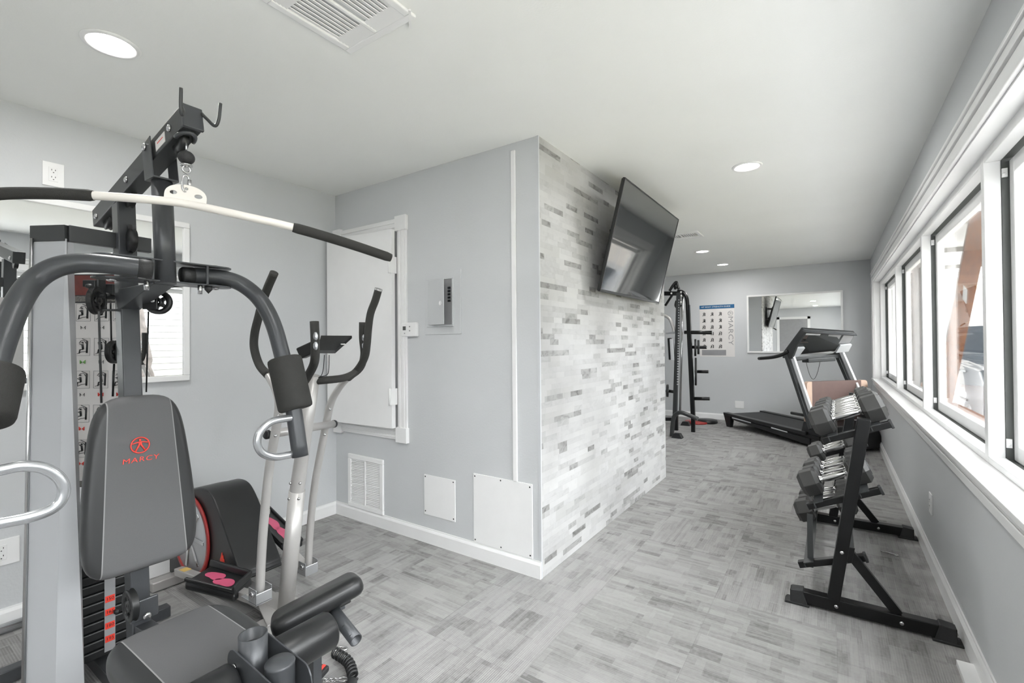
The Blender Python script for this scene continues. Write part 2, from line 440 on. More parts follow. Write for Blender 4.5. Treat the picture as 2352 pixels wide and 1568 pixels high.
def frame_m(o, u, v, sx=1, sy=1):
    u = V(u).normalized(); v = V(v).normalized(); n = u.cross(v)
    M4 = Matrix((u*sx, v*sy, n)).transposed().to_4x4(); M4.translation = V(o); return M4
def bolt(parent, p, d, r=0.009, name='bolt', mat=None):
    b = MB(); b.lathe(p, d, [(r, 0), (r, 0.003), (r*0.85, 0.006), (r*0.45, 0.008), (1e-5, 0.0085)], 12)
    return b.build(name, mat or M_chrome, parent)

# ================================================================== THE ROOM
XS, YD, XL, XR, YF, YE, HC, YB = -1.31, 2.186, -3.11, 0.45, 8.22, 4.47, 2.40, -2.6
struct(MB().box((XL-0.2, YB-0.2, -0.1), (XR+0.25, YF+0.2, 0)).build('floor', M_carpet))
struct(MB().box((XL-0.2, YB-0.2, HC), (XR+0.25, YF+0.2, HC+0.1)).build('ceiling', M_ceil))
struct(MB().box((XL-0.15, YB, 0), (XL, YF, HC)).build('wall_left', M_wall))
struct(MB().box((XL-0.15, YB-0.15, 0), (XR+0.25, YB, HC)).build('wall_rear', M_wall))
struct(MB().box((XL-0.15, YF, 0), (XR+0.25, YF+0.15, HC)).build('wall_far', M_wall))
# the block that juts into the room: painted face, stone face, hidden back
struct(MB().box((XL, YD, 0), (XS-0.012, YE, HC)).build('wall_center', M_wall))
struct(MB().box((XS-0.012, YD+0.004, 0), (XS, YE+0.004, HC)).build('wall_stone', M_stone))
struct(MB().box((XS-0.013, YD-0.003, 0), (XS+0.002, YD+0.006, HC)).build('trim_1', M_lite))
# window wall with one long opening
WZ0, WZ1, WY0, WY1, WT = 0.775, 2.035, -2.10, 7.68, 0.24
b = MB()
b.box((XR, YB, 0), (XR+WT, YF, WZ0-0.02)); b.box((XR, YB, WZ1), (XR+WT, YF, HC))
b.box((XR, YB, WZ0-0.02), (XR+WT, WY0, WZ1)); b.box((XR, WY1, WZ0-0.02), (XR+WT, YF, WZ1))
struct(b.build('wall_right', M_wall))
# reveal lining + casing
b = MB()
b.box((XR-0.002, WY0, WZ1-0.012), (XR+WT, WY1, WZ1+0.0)); b.box((XR-0.002, WY1-0.012, WZ0), (XR+WT, WY1, WZ1)); b.box((XR-0.002, WY0, WZ0), (XR+WT, WY0+0.012, WZ1))
struct(b.build('trim_2', M_trim))
b = MB()   # moulded head casing in steps
for z0, z1, x0 in ((WZ1-0.004, WZ1+0.05, 0.018), (WZ1+0.05, WZ1+0.062, 0.012), (WZ1+0.062, WZ1+0.095, 0.022), (WZ1+0.095, WZ1+0.112, 0.03)):
    b.box((XR-x0, WY0-0.11, z0), (XR, WY1+0.11, z1))
for y0, y1, x0 in ((WY1-0.004, WY1+0.06, 0.018), (WY1+0.06, WY1+0.072, 0.012), (WY1+0.072, WY1+0.11, 0.022)):
    b.box((XR-x0, y0, WZ0), (XR, y1, WZ1+0.0))
struct(b.build('trim_3', M_trim, bevel=0.003))
b = MB(); b.box((XR-0.03, WY0-0.12, WZ0-0.022), (XR+WT, WY1+0.12, WZ0))
for z0, z1, x0 in ((WZ0-0.04, WZ0-0.022, 0.022), (WZ0-0.05, WZ0-0.04, 0.014), (WZ0-0.085, WZ0-0.05, 0.018)):
    b.box((XR-x0, WY0-0.1, z0), (XR, WY1+0.1, z1))
struct(b.build('trim_4', M_trim, bevel=0.003))
# windows: unit k lies between two posts
posts = [7.655, 5.90, 4.28, 2.668, 1.06, -0.53, -2.08]
XF = 0.513
for i in range(len(posts)-1):
    y1 = posts[i]-0.025; y0 = posts[i+1]+0.025
    b = MB()
    b.box((XF, y1, WZ0), (XF+0.05, y1+0.05, WZ1))           # post
    b.box((XF, y0, WZ0), (XF+0.05, y1, WZ0+0.028)); b.box((XF, y0, WZ1-0.05), (XF+0.05, y1, WZ1))
    fr = struct(b.build('window_%d' % (i+1), M_trim, bevel=0.003))
    b = MB()
    b.box((XF+0.05, y1-0.004, WZ0), (XF+0.10, y1+0.046, WZ1)); b.box((XF+0.05, y0, WZ1-0.045), (XF+0.10, y1, WZ1-0.005)); b.box((XF+0.05, y0, WZ0), (XF+0.10, y1, WZ0+0.02))
    b.build('track', M_darkgap, fr)
    b = MB(); sx0, sx1 = XF+0.072, XF+0.104; ys1 = y1-0.004
    b.box((sx0, ys1-0.055, WZ0+0.022), (sx1, ys1, WZ1-0.055)); b.box((sx0, y0, WZ0+0.022), (sx1, y0+0.055, WZ1-0.055))
    b.box((sx0, y0+0.055, WZ0+0.022), (sx1, ys1-0.055, WZ0+0.085)); b.box((sx0, y0+0.055, WZ1-0.115), (sx1, ys1-0.055, WZ1-0.055))
    b.build('sash', M_white, fr, bevel=0.004)
    MB().box((sx0+0.014, y0+0.055, WZ0+0.085), (sx0+0.018, ys1-0.055, WZ1-0.115)).build('pane', M_glass, fr)
    for zz in (WZ0+0.07, WZ1-0.12):
        b = MB(); b.box((XF+0.050, y1-0.012, zz), (XF+0.066, y1-0.004, zz+0.035)); b.ball((XF+0.056, y1-0.010, zz+0.012), 0.007, 10)
        b.build('sash_catch', M_white, fr)
# baseboards
def base(name, p, q, nx, ny, h=0.092, t=0.014):
    p = V(p); q = V(q); n = V((nx, ny, 0)); prof = [(0, 0), (t, 0), (t, h*0.78), (t*0.75, h*0.86), (t*0.45, h*0.93), (t*0.4, h), (0, h)]
    poly = [p+n*a+V((0, 0, z)) for a, z in prof]
    return struct(MB().prism(poly, q-p).build(name, M_trim))
base('baseboard_left', (XL, YB, 0), (XL, YD, 0), 1, 0)
base('baseboard_center', (XL, YD, 0), (XS+0.0, YD, 0), 0, -1)
base('baseboard_far', (XL, YF, 0), (XR, YF, 0), 0, -1, 0.095)
base('baseboard_right', (XR, YB, 0), (XR, YF, 0), -1, 0, 0.10, 0.016)
base('baseboard_rear', (XL, YB, 0), (XR, YB, 0), 0, 1)

# ---- ceiling lights
def downlight(x, y, label, r=0.089, hid=False):
    t = thing('ceiling_light', (x, y, HC), label, 'light', 'recessed ceiling lights')
    b = MB(); b.lathe((x, y, HC), (0, 0, -1), [(r, 0), (r, 0.003), (r*0.97, 0.006), (r*0.86, 0.008), (r*0.79, 0.005), (r*0.77, -0.004)], 48)
    b.build('trim_ring', M_white, t)
    b = MB(); b.lathe((x, y, HC-0.001), (0, 0, -1), [(1e-5, 0.0042), (r*0.40, 0.0038), (r*0.76, 0.002), (r*0.76, 0.0)], 48)
    b.build('lens', M_lens, t)
    ld = bpy.data.lights.new('lamp', 'AREA'); ld.shape = 'DISK'; ld.size = 0.13; ld.energy = LAMP_W; ld.color = (1, 0.99, 0.97)
    lo = bpy.data.objects.new('lamp', ld); col.objects.link(lo); lo.location = (0, 0, -0.012); lo.parent = t
downlight(-2.211, 0.60, 'large round recessed ceiling light above the home gym at the left, nearest the camera')
downlight(-0.442, 3.354, 'round recessed ceiling light above the aisle to the right of the television')
downlight(-1.334, 6.196, 'small far recessed ceiling light just past the distant air vent')
downlight(-1.318, 7.435, 'smallest recessed ceiling light, closest to the far wall')
downlight(-0.442, 0.60, 'round recessed ceiling light added unseen above the camera to brighten the room')  # this lamp and the next two are unseen, added to brighten the room
downlight(-2.211, -1.5, 'round recessed ceiling light added unseen behind the camera on the mirror side for more light')
downlight(-0.442, -1.5, 'round recessed ceiling light added unseen behind the camera on the window side for more light')

# ---- ceiling vents
def ceil_vent(x0, y0, x1, y1, label, dark):
    t = thing('ceiling_vent', ((x0+x1)/2, (y0+y1)/2, HC), label, 'air vent')
    z = HC; e = 0.028
    b = MB()
    for a, c in (((x0, y0), (x1, y0+e)), ((x0, y1-e), (x1, y1)), ((x0, y0+e), (x0+e, y1-e)), ((x1-e, y0+e), (x1, y1-e))):
        b.box((a[0], a[1], z-0.012), (c[0], c[1], z))
    xm = (x0+x1)/2
    b.box((xm-0.008, y0+e, z-0.011), (xm+0.008, y1-e, z-0.002))
    b.build('grille_frame', M_white, t, bevel=0.004)
    MB().box((x0+e, y0+e, z-0.002), (x1-e, y1-e, z-0.0005)).build('duct_backing', dark, t)
    b = MB(); wy = (y1-y0-2*e)
    yb, yt = y0+e+wy*0.17, y1-e-wy*0.19
    for k in range(16):                                  # long blades
        xx = x0+e+(k+0.5)*(x1-x0-2*e)/16
        if abs(xx-xm) < 0.012: continue
        b.obox((xx, (yb+yt)/2, z-0.006), (0.0078, 0, -0.0025), (0, (yt-yb)/2, 0), (0.0006, 0, 0.0012))
    for lo_, hi_, n in ((y0+e, yb, 4), (yt, y1-e, 4)):
        for k in range(n):
            yy = lo_+(k+0.5)*(hi_-lo_)/n
            for xa, xb in ((x0+e, xm-0.008), (xm+0.008, x1-e)):
                b.obox(((xa+xb)/2, yy, z-0.006), ((xb-xa)/2, 0, 0), (0, 0.0076, -0.0025), (0, 0.0006, 0.0012))
    b.build('louver_blades', M_white, t)
    return t
v1 = ceil_vent(-1.517, 0.785, -1.165, 1.140, 'square white louvered air vent in the ceiling at the top of the photo', M_lite)
b = MB(); b.beam((-1.155, 1.10, HC-0.010), (-1.22, 1.165, HC-0.010), 0.008, 0.006); b.build('damper_lever', M_white, v1)
ceil_vent(-1.52, 5.0, -1.12, 5.29, 'distant small ceiling air vent seen to the right of the television', M_inkg)

# ---- what hangs on the grey centre wall
def plate_on_wall(name, label, cat, x0, x1, z0, z1, t_, screws, mat=M_white, y=YD):
    t = thing(name, ((x0+x1)/2, y, z0), label, cat)
    MB().box((x0, y-t_, z0), (x1, y, z1)).build('plate', mat, t, bevel=0.0015)
    for sx, sz in screws:
        b = MB(); b.lathe((sx, y-t_, sz), (0, -1, 0), [(0.0045, 0), (0.0045, 0.001), (0.002, 0.0018), (1e-5, 0.0018)], 12); b.build('screw', M_ink, t)
    return t
plate_on_wall('access_panel', 'small white screwed-on access plate low on the grey wall', 'panel', -2.184, -1.920, 0.178, 0.433, 0.005,
              [(-2.172, 0.42), (-1.934, 0.42), (-2.172, 0.20), (-1.934, 0.195)])
plate_on_wall('access_panel', 'large white screwed-on access plate low on the grey wall by the stone corner', 'panel', -1.775, -1.363, 0.093, 0.500, 0.006,
              [(-1.763, 0.485), (-1.575, 0.488), (-1.378, 0.483), (-1.763, 0.110), (-1.575, 0.108), (-1.378, 0.110)])
# cord cover
tag(MB().box((-1.486, YD-0.012, 0.500), (-1.458, YD, 2.355)).build('cord_cover', M_trim, bevel=0.003, origin=(-1.47, YD, 0.5)),
    'tall narrow white cord cover running up the grey wall above the large access plate', 'cord cover')
# return-air grille
t = thing('return_air_grille', (-2.76, YD, 0.093), 'white rectangular slatted return air grille low on the grey wall', 'air vent')
b = MB(); x0, x1, z0, z1, e = -2.952, -2.570, 0.090, 0.472, 0.034
for a, c in (((x0, z0), (x1, z0+e)), ((x0, z1-e), (x1, z1)), ((x0, z0+e), (x0+e, z1-e)), ((x1-e, z0+e), (x1, z1-e)), (((x0+x1)/2-0.006, z0+e), ((x0+x1)/2+0.006, z1-e))):
    b.box((a[0], YD-0.016, a[1]), (c[0], YD, c[1]))
b.build('grille_frame', M_white, t, bevel=0.004)
MB().box((x0+e, YD-0.002, z0+e), (x1-e, YD-0.0005, z1-e)).build('duct_backing', M_lite, t)
b = MB()
for k in range(26):
    zz = z0+e+(k+0.5)*(z1-z0-2*e)/26
    b.obox(((x0+x1)/2, YD-0.008, zz), ((x1-x0)/2-e, 0, 0), (0, 0.005, 0.0035), (0, 0.0006, -0.0006))
b.build('louver_blades', M_white, t)
# thermostat
t = thing('thermostat', (-2.297, YD, 1.318), 'small white digital thermostat beside the hatch door casing', 'thermostat')
MB().box((-2.368, YD-0.026, 1.320), (-2.226, YD, 1.412)).build('housing', M_white, t, bevel=0.006)
MB().box((-2.350, YD-0.0268, 1.362), (-2.322, YD-0.026, 1.388)).build('display', M_darkgap, t)
for zz in (1.385, 1.358):
    MB().box((-2.290, YD-0.028, zz-0.004), (-2.280, YD-0.026, zz+0.004)).build('button', M_inkg, t)
MB().box((-2.335, YD-0.028, 1.338), (-2.328, YD-0.026, 1.345)).build('indicator', M_inkg, t)
# breaker box with its little door ajar
t = thing('breaker_panel', (-2.0, YD, 1.33), 'grey-painted electrical panel on the wall with its small door hanging ajar', 'electrical panel')
MB().box((-2.165, YD-0.006, 1.330), (-1.862, YD, 1.728)).build('cover_plate', M_wall, t, bevel=0.002)
b = MB(); x0, x1, z0, z1 = -2.130, -1.930, 1.390, 1.672; e = 0.012
for a, c in (((x0-e, z0-e), (x1+e, z0)), ((x0-e, z1), (x1+e, z1+e)), ((x0-e, z0), (x0, z1)), ((x1, z0), (x1+e, z1))):
    b.box((a[0], YD-0.014, a[1]), (c[0], YD-0.006, c[1]))
b.build('door_rim', M_wall, t, bevel=0.002)
MB().box((x0, YD-0.0075, z0), (x1, YD-0.006, z1)).build('breaker_recess', M_inkg, t)
b = MB()
for k in range(5): b.box((-1.965, YD-0.012, z0+0.14+0.02*k), (-1.945, YD-0.0075, z0+0.153+0.02*k))
b.build('breaker_switch', M_ink, t)
hx = x0; ang = radians(17); L = 0.198; dx, dy = cos(ang), -sin(ang)
b = MB(); b.obox((hx+dx*L/2, YD-0.014+dy*L/2, (z0+z1)/2), (dx*L/2, dy*L/2, 0), (sin(ang)*0.0015, cos(ang)*0.0015, 0), (0, 0, (z1-z0)/2))
dr = b.build('panel_door', M_wall, t, bevel=0.001)
b = MB(); c0 = V((hx+dx*L*0.78, YD-0.014+dy*L*0.78, 1.52)); nn = V((-sin(ang), -cos(ang), 0))
b.lathe(c0, nn, [(0.014, 0), (0.014, 0.003), (0.009, 0.003), (0.009, 0.001)], 20); b.obox(c0+nn*0.003, (0.002, 0, 0), nn*0.003, (0, 0, 0.009)); b.build('latch', M_white, dr)

# little hatch door with moulded casing and corner blocks
CY = YD
b = MB()
def casv(x0, x1, z0, z1):
    w3 = (x1-x0)/5
    b.box((x0, CY-0.014, z0), (x1, CY, z1)); b.box((x0+w3, CY-0.02, z0), (x0+2*w3, CY-0.014, z1)); b.box((x0+3*w3, CY-0.02, z0), (x0+4*w3, CY-0.014, z1))
def cash(x0, x1, z0, z1):
    w3 = (z1-z0)/5
    b.box((x0, CY-0.014, z0), (x1, CY, z1)); b.box((x0, CY-0.02, z0+w3), (x1, CY-0.014, z0+2*w3)); b.box((x0, CY-0.02, z0+3*w3), (x1, CY-0.014, z0+4*w3))
casv(-2.415, -2.330, 0.71, 2.035); cash(-3.03, -2.415, 0.628, 0.700); cash(-3.03, -2.415, 2.040, 2.118)
for z0 in (0.615, 2.030):
    b.box((-2.425, CY-0.028, z0), (-2.322, CY, z0+0.10)); b.box((-3.108, CY-0.028, z0), (-3.02, CY, z0+0.10))
casv(-3.108, -3.03, 0.71, 2.035)
d1 = struct(b.build('door_1', M_trim, bevel=0.002))
ha = radians(3.0); L = 0.66
b = MB(); hx, hy = -2.420, CY-0.045
b.obox((hx-cos(ha)*L/2, hy-sin(ha)*L/2-0.0, 1.375), (cos(ha)*L/2, sin(ha)*L/2, 0), (-sin(ha)*0.017, cos(ha)*0.017, 0), (0, 0, 0.665))
slab = b.build('door_slab', M_white, d1, bevel=0.002)
for zz in (0.92, 1.80):
    b = MB(); b.box((-2.432, CY-0.075, zz-0.055), (-2.414, CY-0.018, zz+0.055)); b.cyl((-2.424, CY-0.076, zz-0.057), (-2.424, CY-0.076, zz+0.057), 0.007, 12)
    b.build('door_hinge', M_white, slab)

# ---- left wall
def outlet(name, label, org, u, n, w_=0.078, h_=0.115, gangs=1):
    """socket plate: org = centre, u = sideways, n = out of the wall"""
    org = V(org); u = V(u); n = V(n); z = V((0, 0, 1))
    t = thing(name, org, label, 'outlet')
    MB().obox(org+n*0.003, u*(w_/2), n*0.003, z*(h_/2)).build('cover_plate', M_white, t, bevel=0.002)
    if gangs:
        MB().obox(org+n*0.007, u*0.017, n*0.0012, z*0.034).build('socket_insert', M_trim, t, bevel=0.001)
        b = MB()
        for s in (1, -1):
            for k in (-1, 1): b.obox(org+n*0.0083+z*(s*0.017+0.004)+u*(k*0.0065), u*0.0011, n*0.0004, z*0.0035)
            b.obox(org+n*0.0083+z*(s*0.017-0.008), u*0.002, n*0.0004, z*0.002)
        b.build('slot', M_ink, t)
    return t
outlet('wall_outlet', 'white double socket high on the left wall above the mirror', (XL, 0.622, 2.105), (0, 1, 0), (1, 0, 0))
outlet('wall_outlet', 'white double socket low on the left wall beside the grey weight shroud', (XL, 0.452, 0.345), (0, 1, 0), (1, 0, 0), w_=0.118, h_=0.118)
outlet('wall_outlet', 'white socket low on the window wall near the dumbbell rack', (XR, 3.52, 0.35), (0, -1, 0), (-1, 0, 0))
outlet('wall_plate', 'blank white cover plate low on the far wall behind the treadmill', (-1.235, YF, 0.26), (1, 0, 0), (0, -1, 0), w_=0.13, h_=0.115, gangs=0)
def wall_mirror(name, label, P, u, n, wd, ht, fw, fd, mat):
    """P = lower corner; frame + glass"""
    P = V(P); u = V(u); n = V(n); z = V((0, 0, 1))
    t = thing(name, P+u*(wd/2), label, 'mirror')
    b = MB()
    for a0, a1, c0, c1 in ((0, wd, 0, fw), (0, wd, ht-fw, ht), (0, fw, fw, ht-fw), (wd-fw, wd, fw, ht-fw)):
        b.obox(P+u*(a0+a1)/2+z*(c0+c1)/2+n*fd/2, u*((a1-a0)/2), n*(fd/2), z*((c1-c0)/2))
    b.build('frame', mat, t, bevel=0.004)
    MB().obox(P+u*wd/2+z*ht/2+n*(fd*0.35), u*(wd/2-fw*0.9), n*0.002, z*(ht/2-fw*0.9)).build('mirror_glass', M_mirror, t)
    return t
wall_mirror('wall_mirror', 'large white-framed mirror on the left wall behind the home gym', (XL, -0.42, 1.070), (0, 1, 0), (1, 0, 0), 1.62, 0.915, 0.032, 0.022, M_trim)
wall_mirror('wall_mirror', 'rectangular white-framed mirror on the far wall above the treadmill', (-1.112, YF, 1.085), (1, 0, 0), (0, -1, 0), 1.243, 0.905, 0.026, 0.02, M_trim)
# slim silver tube lying along the skirting at the far left
tag(MB().tube([(XL+0.055, -0.05, 0.022), (XL+0.055, 0.52, 0.022)], 0.022, 16).build('metal_tube', M_steel, origin=(XL+0.055, 0.2, 0)),
    'slim silver metal tube lying on the carpet along the left skirting board', 'tube')

# rear wall (only ever seen in mirrors)
b = MB()
b.box((-1.62, YB, 0), (-1.54, YB+0.02, 2.1)); b.box((-0.70, YB, 0), (-0.62, YB+0.02, 2.1)); b.box((-1.62, YB, 2.02), (-0.62, YB+0.02, 2.1))
d2 = struct(b.build('door_2', M_trim)); MB().box((-1.54, YB, 0.01), (-0.70, YB+0.015, 2.02)).build('door_slab', M_inkg, d2)

# loose white cover plate on the floor by the window wall
tag(MB().obox((0.413, 2.30, 0.012), (0.028, 0, 0), (0, 0.20, 0), (0, 0, 0.012)).build('floor_strip', M_white, origin=(0.413, 2.3, 0), bevel=0.002),
    'flat white strip lying on the carpet against the skirting at bottom right', 'strip')
# small metal pin on the carpet
b = MB(); p = AZ(2045, 1270, 0.004); b.tube([p+V((-0.045, 0.01, 0)), p+V((0.02, -0.01, 0.002))], 0.0035, 8); b.lathe(p+V((0.025, -0.012, 0)), (0, 0, 1), [(0.012, -0.003), (0.012, 0.003), (0.006, 0.003), (0.006, -0.003)], 14, closed=True)
tag(b.build('metal_pin', M_chrome, origin=(p.x, p.y, 0)), 'small chrome pin lying on the carpet behind the near foot of the dumbbell rack', 'pin')

# ================================================================== TELEVISION
TB0 = V((-1.228, 2.80, 1.598)); TT0 = V((-1.052, 2.80, 2.297)); TW = 1.235
up = (TT0-TB0); TH = up.length; up.normalize(); yv = V((0, 1, 0)); tn = yv.cross(up)   # towards the room
if tn.x < 0: tn = -tn
tv = thing('television', (TB0.x, 2.80+TW/2, TB0.z), 'large black flat television tilted downward on the stone wall', 'television')
def tvp(a, c, d): return TB0+yv*a+up*c+tn*d
b = MB(); e = 0.009
for a0, a1, c0, c1 in ((0, TW, 0, 0.018), (0, TW, TH-e, TH), (0, e, 0.018, TH-e), (TW-e, TW, 0.018, TH-e)):
    b.obox(tvp((a0+a1)/2, (c0+c1)/2, -0.006), yv*((a1-a0)/2), up*((c1-c0)/2), tn*0.009)
b.build('bezel', M_black, tv, bevel=0.002)
MB().obox(tvp(TW/2, TH/2, -0.004), yv*(TW/2-e), up*(TH/2-e), tn*0.004).build('screen', M_screen, tv)
b = MB(); b.obox(tvp(TW/2, TH/2, -0.018), yv*(TW/2-0.004), up*(TH/2-0.004), tn*0.006)
b.hexa([tvp(0.12, 0.03, -0.055), tvp(TW-0.12, 0.03, -0.055), tvp(TW-0.12, TH*0.62, -0.05), tvp(0.12, TH*0.62, -0.05),
        tvp(0.06, 0.01, -0.02), tvp(TW-0.06, 0.01, -0.02), tvp(TW-0.06, TH*0.72, -0.02), tvp(0.06, TH*0.72, -0.02)])
b.build('back_housing', M_black, tv, bevel=0.004)
b = MB(); b.box((XS+0.001, 2.80+TW/2-0.25, 1.78), (XS+0.02, 2.80+TW/2+0.25, 2.08))
for s in (-0.15, 0.15):
    y_ = 2.80+TW/2+s; b.beam((XS+0.02, y_, 2.05), tvp(TW/2+s, TH*0.62, -0.05), 0.03, 0.03); b.beam((XS+0.02, y_, 1.82), tvp(TW/2+s, TH*0.3, -0.05), 0.03, 0.03)
b.build('wall_bracket', M_blackm, tv)

# ================================================================== OUTSIDE THE WINDOWS
gx = XR+WT
tag(MB().box((gx, -12, -0.25), (16, 26, -0.12)).build('ground', M_concrete), 'pale concrete ground outside the windows', 'ground')['kind'] = 'structure'
# covered walkway soffit with rafters
pr = thing('porch_roof', (1.6, 3, 2.5), 'white underside of the porch roof outside the windows', 'porch roof')
MB().box((gx, 3.6, 2.50), (2.5, 11.6, 2.56)).build('soffit', M_soffit, pr)
for k in range(4):
    MB().beam((gx+0.05, 4.5+2.0*k, 2.47), (2.5, 4.5+2.0*k, 2.47), 0.05, 0.06).build('rafter', M_beige, pr)
b = MB(); b.beam(AX(2253, 485, 1.15), AX(2158, 862, 0.98)+V((0, 0, -0.45)), 0.05, 0.145, up=(1, 0, 0))
tag(b.build('timber_brace', M_wood, bevel=0.003, origin=AX(2158, 862, 0.98)), 'slanted orange-brown timber brace outside the window, with a scrap of paper on it', 'timber brace')
pc = AX(2216, 676, 1.03); b = MB(); b.obox(pc, (0.004, 0.03, 0), (0.0, 0.075, 0.03), (0, -0.022, 0.062))
tag(b.build('paper_scrap', M_white, origin=pc), 'crumpled white paper scrap stapled to the slanted timber brace outside', 'paper')
b = MB(); b.beam((1.05, 2.5, 0.60), (1.0, 6.6, 0.60), 0.09, 0.04); b.beam((1.05, 4.3, 0.60), (1.05, 4.6, -0.12), 0.09, 0.06); b.beam((1.0, 6.3, 0.60), (1.0, 6.5, -0.12), 0.09, 0.06); b.beam((1.05, 2.7, 0.6), (1.05, 2.7, -0.12), 0.06, 0.06)
tag(b.build('timber_rail', M_wood, origin=(1.0, 4, -0.12)), 'weathered low timber rail outside below the slanted brace', 'rail')
# neighbouring buildings
b1_ = thing('shed_wall', (5, 17, -0.12), 'beige vertically panelled building wall across the yard', 'building')
b = MB(); b.box((-1.0, 17, -0.12), (12, 17.3, 4.2)); b.build('wall_panel', M_beige, b1_)
b = MB()
for k in range(26): b.box((-1+0.5*k, 16.985, -0.12), (-0.96+0.5*k, 17.0, 4.6))
b.box((-1, 16.98, 2.9), (12, 17, 2.98)); b.build('batten', M_siding, b1_)
b2_ = thing('neighbour_house', (6.2, 3, -0.12), 'white clapboard house across the yard, seen in the left mirror', 'house')
b = MB(); b.box((6.2, -6, -0.12), (6.5, 10, 3.3))
for k in range(24): b.hexa([(6.2, -6, -0.1+0.14*k), (6.2, 10, -0.1+0.14*k), (6.175, 10, -0.1+0.14*k), (6.175, -6, -0.1+0.14*k), (6.2, -6, 0.03+0.14*k), (6.2, 10, 0.03+0.14*k), (6.195, 10, 0.03+0.14*k), (6.195, -6, 0.03+0.14*k)])
b.build('clapboard_wall', M_siding, b2_)
# trees
def tree(x, y, r, lean, label, h=4.2):
    path = cr([(x, y, -0.14), (x+lean*0.15, y+0.05, 0.8), (x+lean*0.5, y, 1.7), (x+lean*0.8, y-0.1, 2.6), (x+lean*1.3, y, h)], 8)
    n = len(path); rr = [r*(1.25-0.5*i/n)*(1+0.08*sin(i*1.9)+0.05*cos(i*3.1)) for i in range(n)]
    t = thing('tree', (x, y, -0.12), label, 'tree')
    MB().tube(path, rr, 18).build('trunk', M_bark, t)
    b = MB(); rnd = random.Random(int(x*100))
    for k in range(7):
        a = rnd.uniform(0, 2*pi); s = path[int(n*0.8)-1]
        b.tube(cr([s, s+V((cos(a)*0.6, sin(a)*0.6, 0.7)), s+V((cos(a)*1.3, sin(a)*1.3, 1.1+rnd.random()))], 4), [r*0.35-0.02*i*r for i in range(9)], 8)
    b.build('branch', M_bark, t)
tree(2.9, 2.80, 0.15, 0.35, 'grey leaning tree trunk outside, reflected in the left mirror', 5.0)
tree(1.02, 9.3, 0.13, 0.1, 'rough grey tree trunk outside the second window from the far end', 5.0)
tag(MB().box((3.4, -3, -0.12), (6.1, 9, -0.06)).build('lawn', M_leaf, origin=(5, 3, -0.12)), 'strip of dry yellowish grass in front of the white house', 'grass')['kind'] = 'stuff'
# parked car
def make_car(x0, y0, y1):
    t = thing('parked_car', ((x0+1.8/2), (y0+y1)/2, -0.12), 'blue-grey car parked outside the windows', 'car')
    Lc = y1-y0; g = -0.12
    prof = [(0, 0.35), (0, 0.95), (0.06, 1.08), (0.22, 1.12), (0.30, 1.13), (0.40, 1.58), (0.62, 1.66), (0.90, 1.60), (0.995, 1.10), (1.0, 0.40), (0.93, 0.30), (0.06, 0.30)]
    b = MB(); b.prism([(x0+0.04, y0+Lc*a, g+z) for a, z in prof], (1.72, 0, 0)); b.prism([(x0, y0+Lc*a, g+z) for a, z in [(0.01, 0.36), (0.01, 0.9), (0.05, 1.04), (0.3, 1.08), (0.985, 1.06), (0.99, 0.42), (0.93, 0.33), (0.06, 0.33)]], (1.8, 0, 0))
    b.build('car_body', M_car, t, bevel=0.03, bseg=3)
    b = MB()
    for a, c in (((0.325, 0.415, 0.60, 0.60), 0), ((0.62, 0.62, 0.87, 0.93), 1)):
        b.prism([(x0+0.03, y0+Lc*a[0], g+1.13), (x0+0.03, y0+Lc*a[1], g+1.52), (x0+0.03, y0+Lc*a[2], g+1.55), (x0+0.03, y0+Lc*a[3], g+1.13)], (0.012, 0, 0))
    b.build('side_window', M_cargl, t)
    b = MB(); 
    for z in (0.62, 0.98): b.box((x0-0.008, y0+Lc*0.18, g+z), (x0+0.002, y0+Lc*0.85, g+z+0.025))
    b.build('body_moulding', M_darkgap, t)
    for k, a in enumerate((0.16, 0.82)):
        for xx in (x0-0.01, x0+1.62):
            b = MB(); b.lathe((xx, y0+Lc*a, g+0.33), (1, 0, 0), [(0.2, 0), (0.33, 0.02), (0.33, 0.19), (0.2, 0.2)], 28); wh = b.build('wheel', M_black, t)
            b = MB(); b.lathe((xx-0.004, y0+Lc*a, g+0.33), (1, 0, 0), [(0.19, 0), (0.19, 0.01)], 20); b.build('hubcap', M_silver, wh)
    MB().box((x0-0.01, y1-0.12, g+0.75), (x0+0.05, y1+0.004, g+0.95)).build('tail_light', M_redd, t)
    b = MB(); b.beam((x0-0.02, y0+Lc*0.45, g+0.93), (x0-0.02, y0+Lc*0.49, g+0.93), 0.03, 0.03); b.build('door_handle', M_chrome, t)
make_car(1.38, 7.2, 12.0)

# ================================================================== HOME GYM (the big machine at the left)
GY = 0.62                       # its plane of symmetry
def G(px, py, dy=0.0): return AY(px, py, GY+dy)
gym = thing('home_gym', (-2.0, GY, 0), 'large charcoal multi-station home gym with weight stack, press arms and padded seat at the left', 'exercise machine')
p_top = G(284, 470); p_bot = G(318, 1420)
pdir = (p_bot-p_top).normalized()
p_floor = p_top + pdir*((0.03-p_top.z)/pdir.z)
yax = V((0, 1, 0))
b = MB(); b.beam(p_top, p_floor, 0.062, 0.055, up=yax)
post = b.build('upright_post', M_dgrey, gym, bevel=0.004)
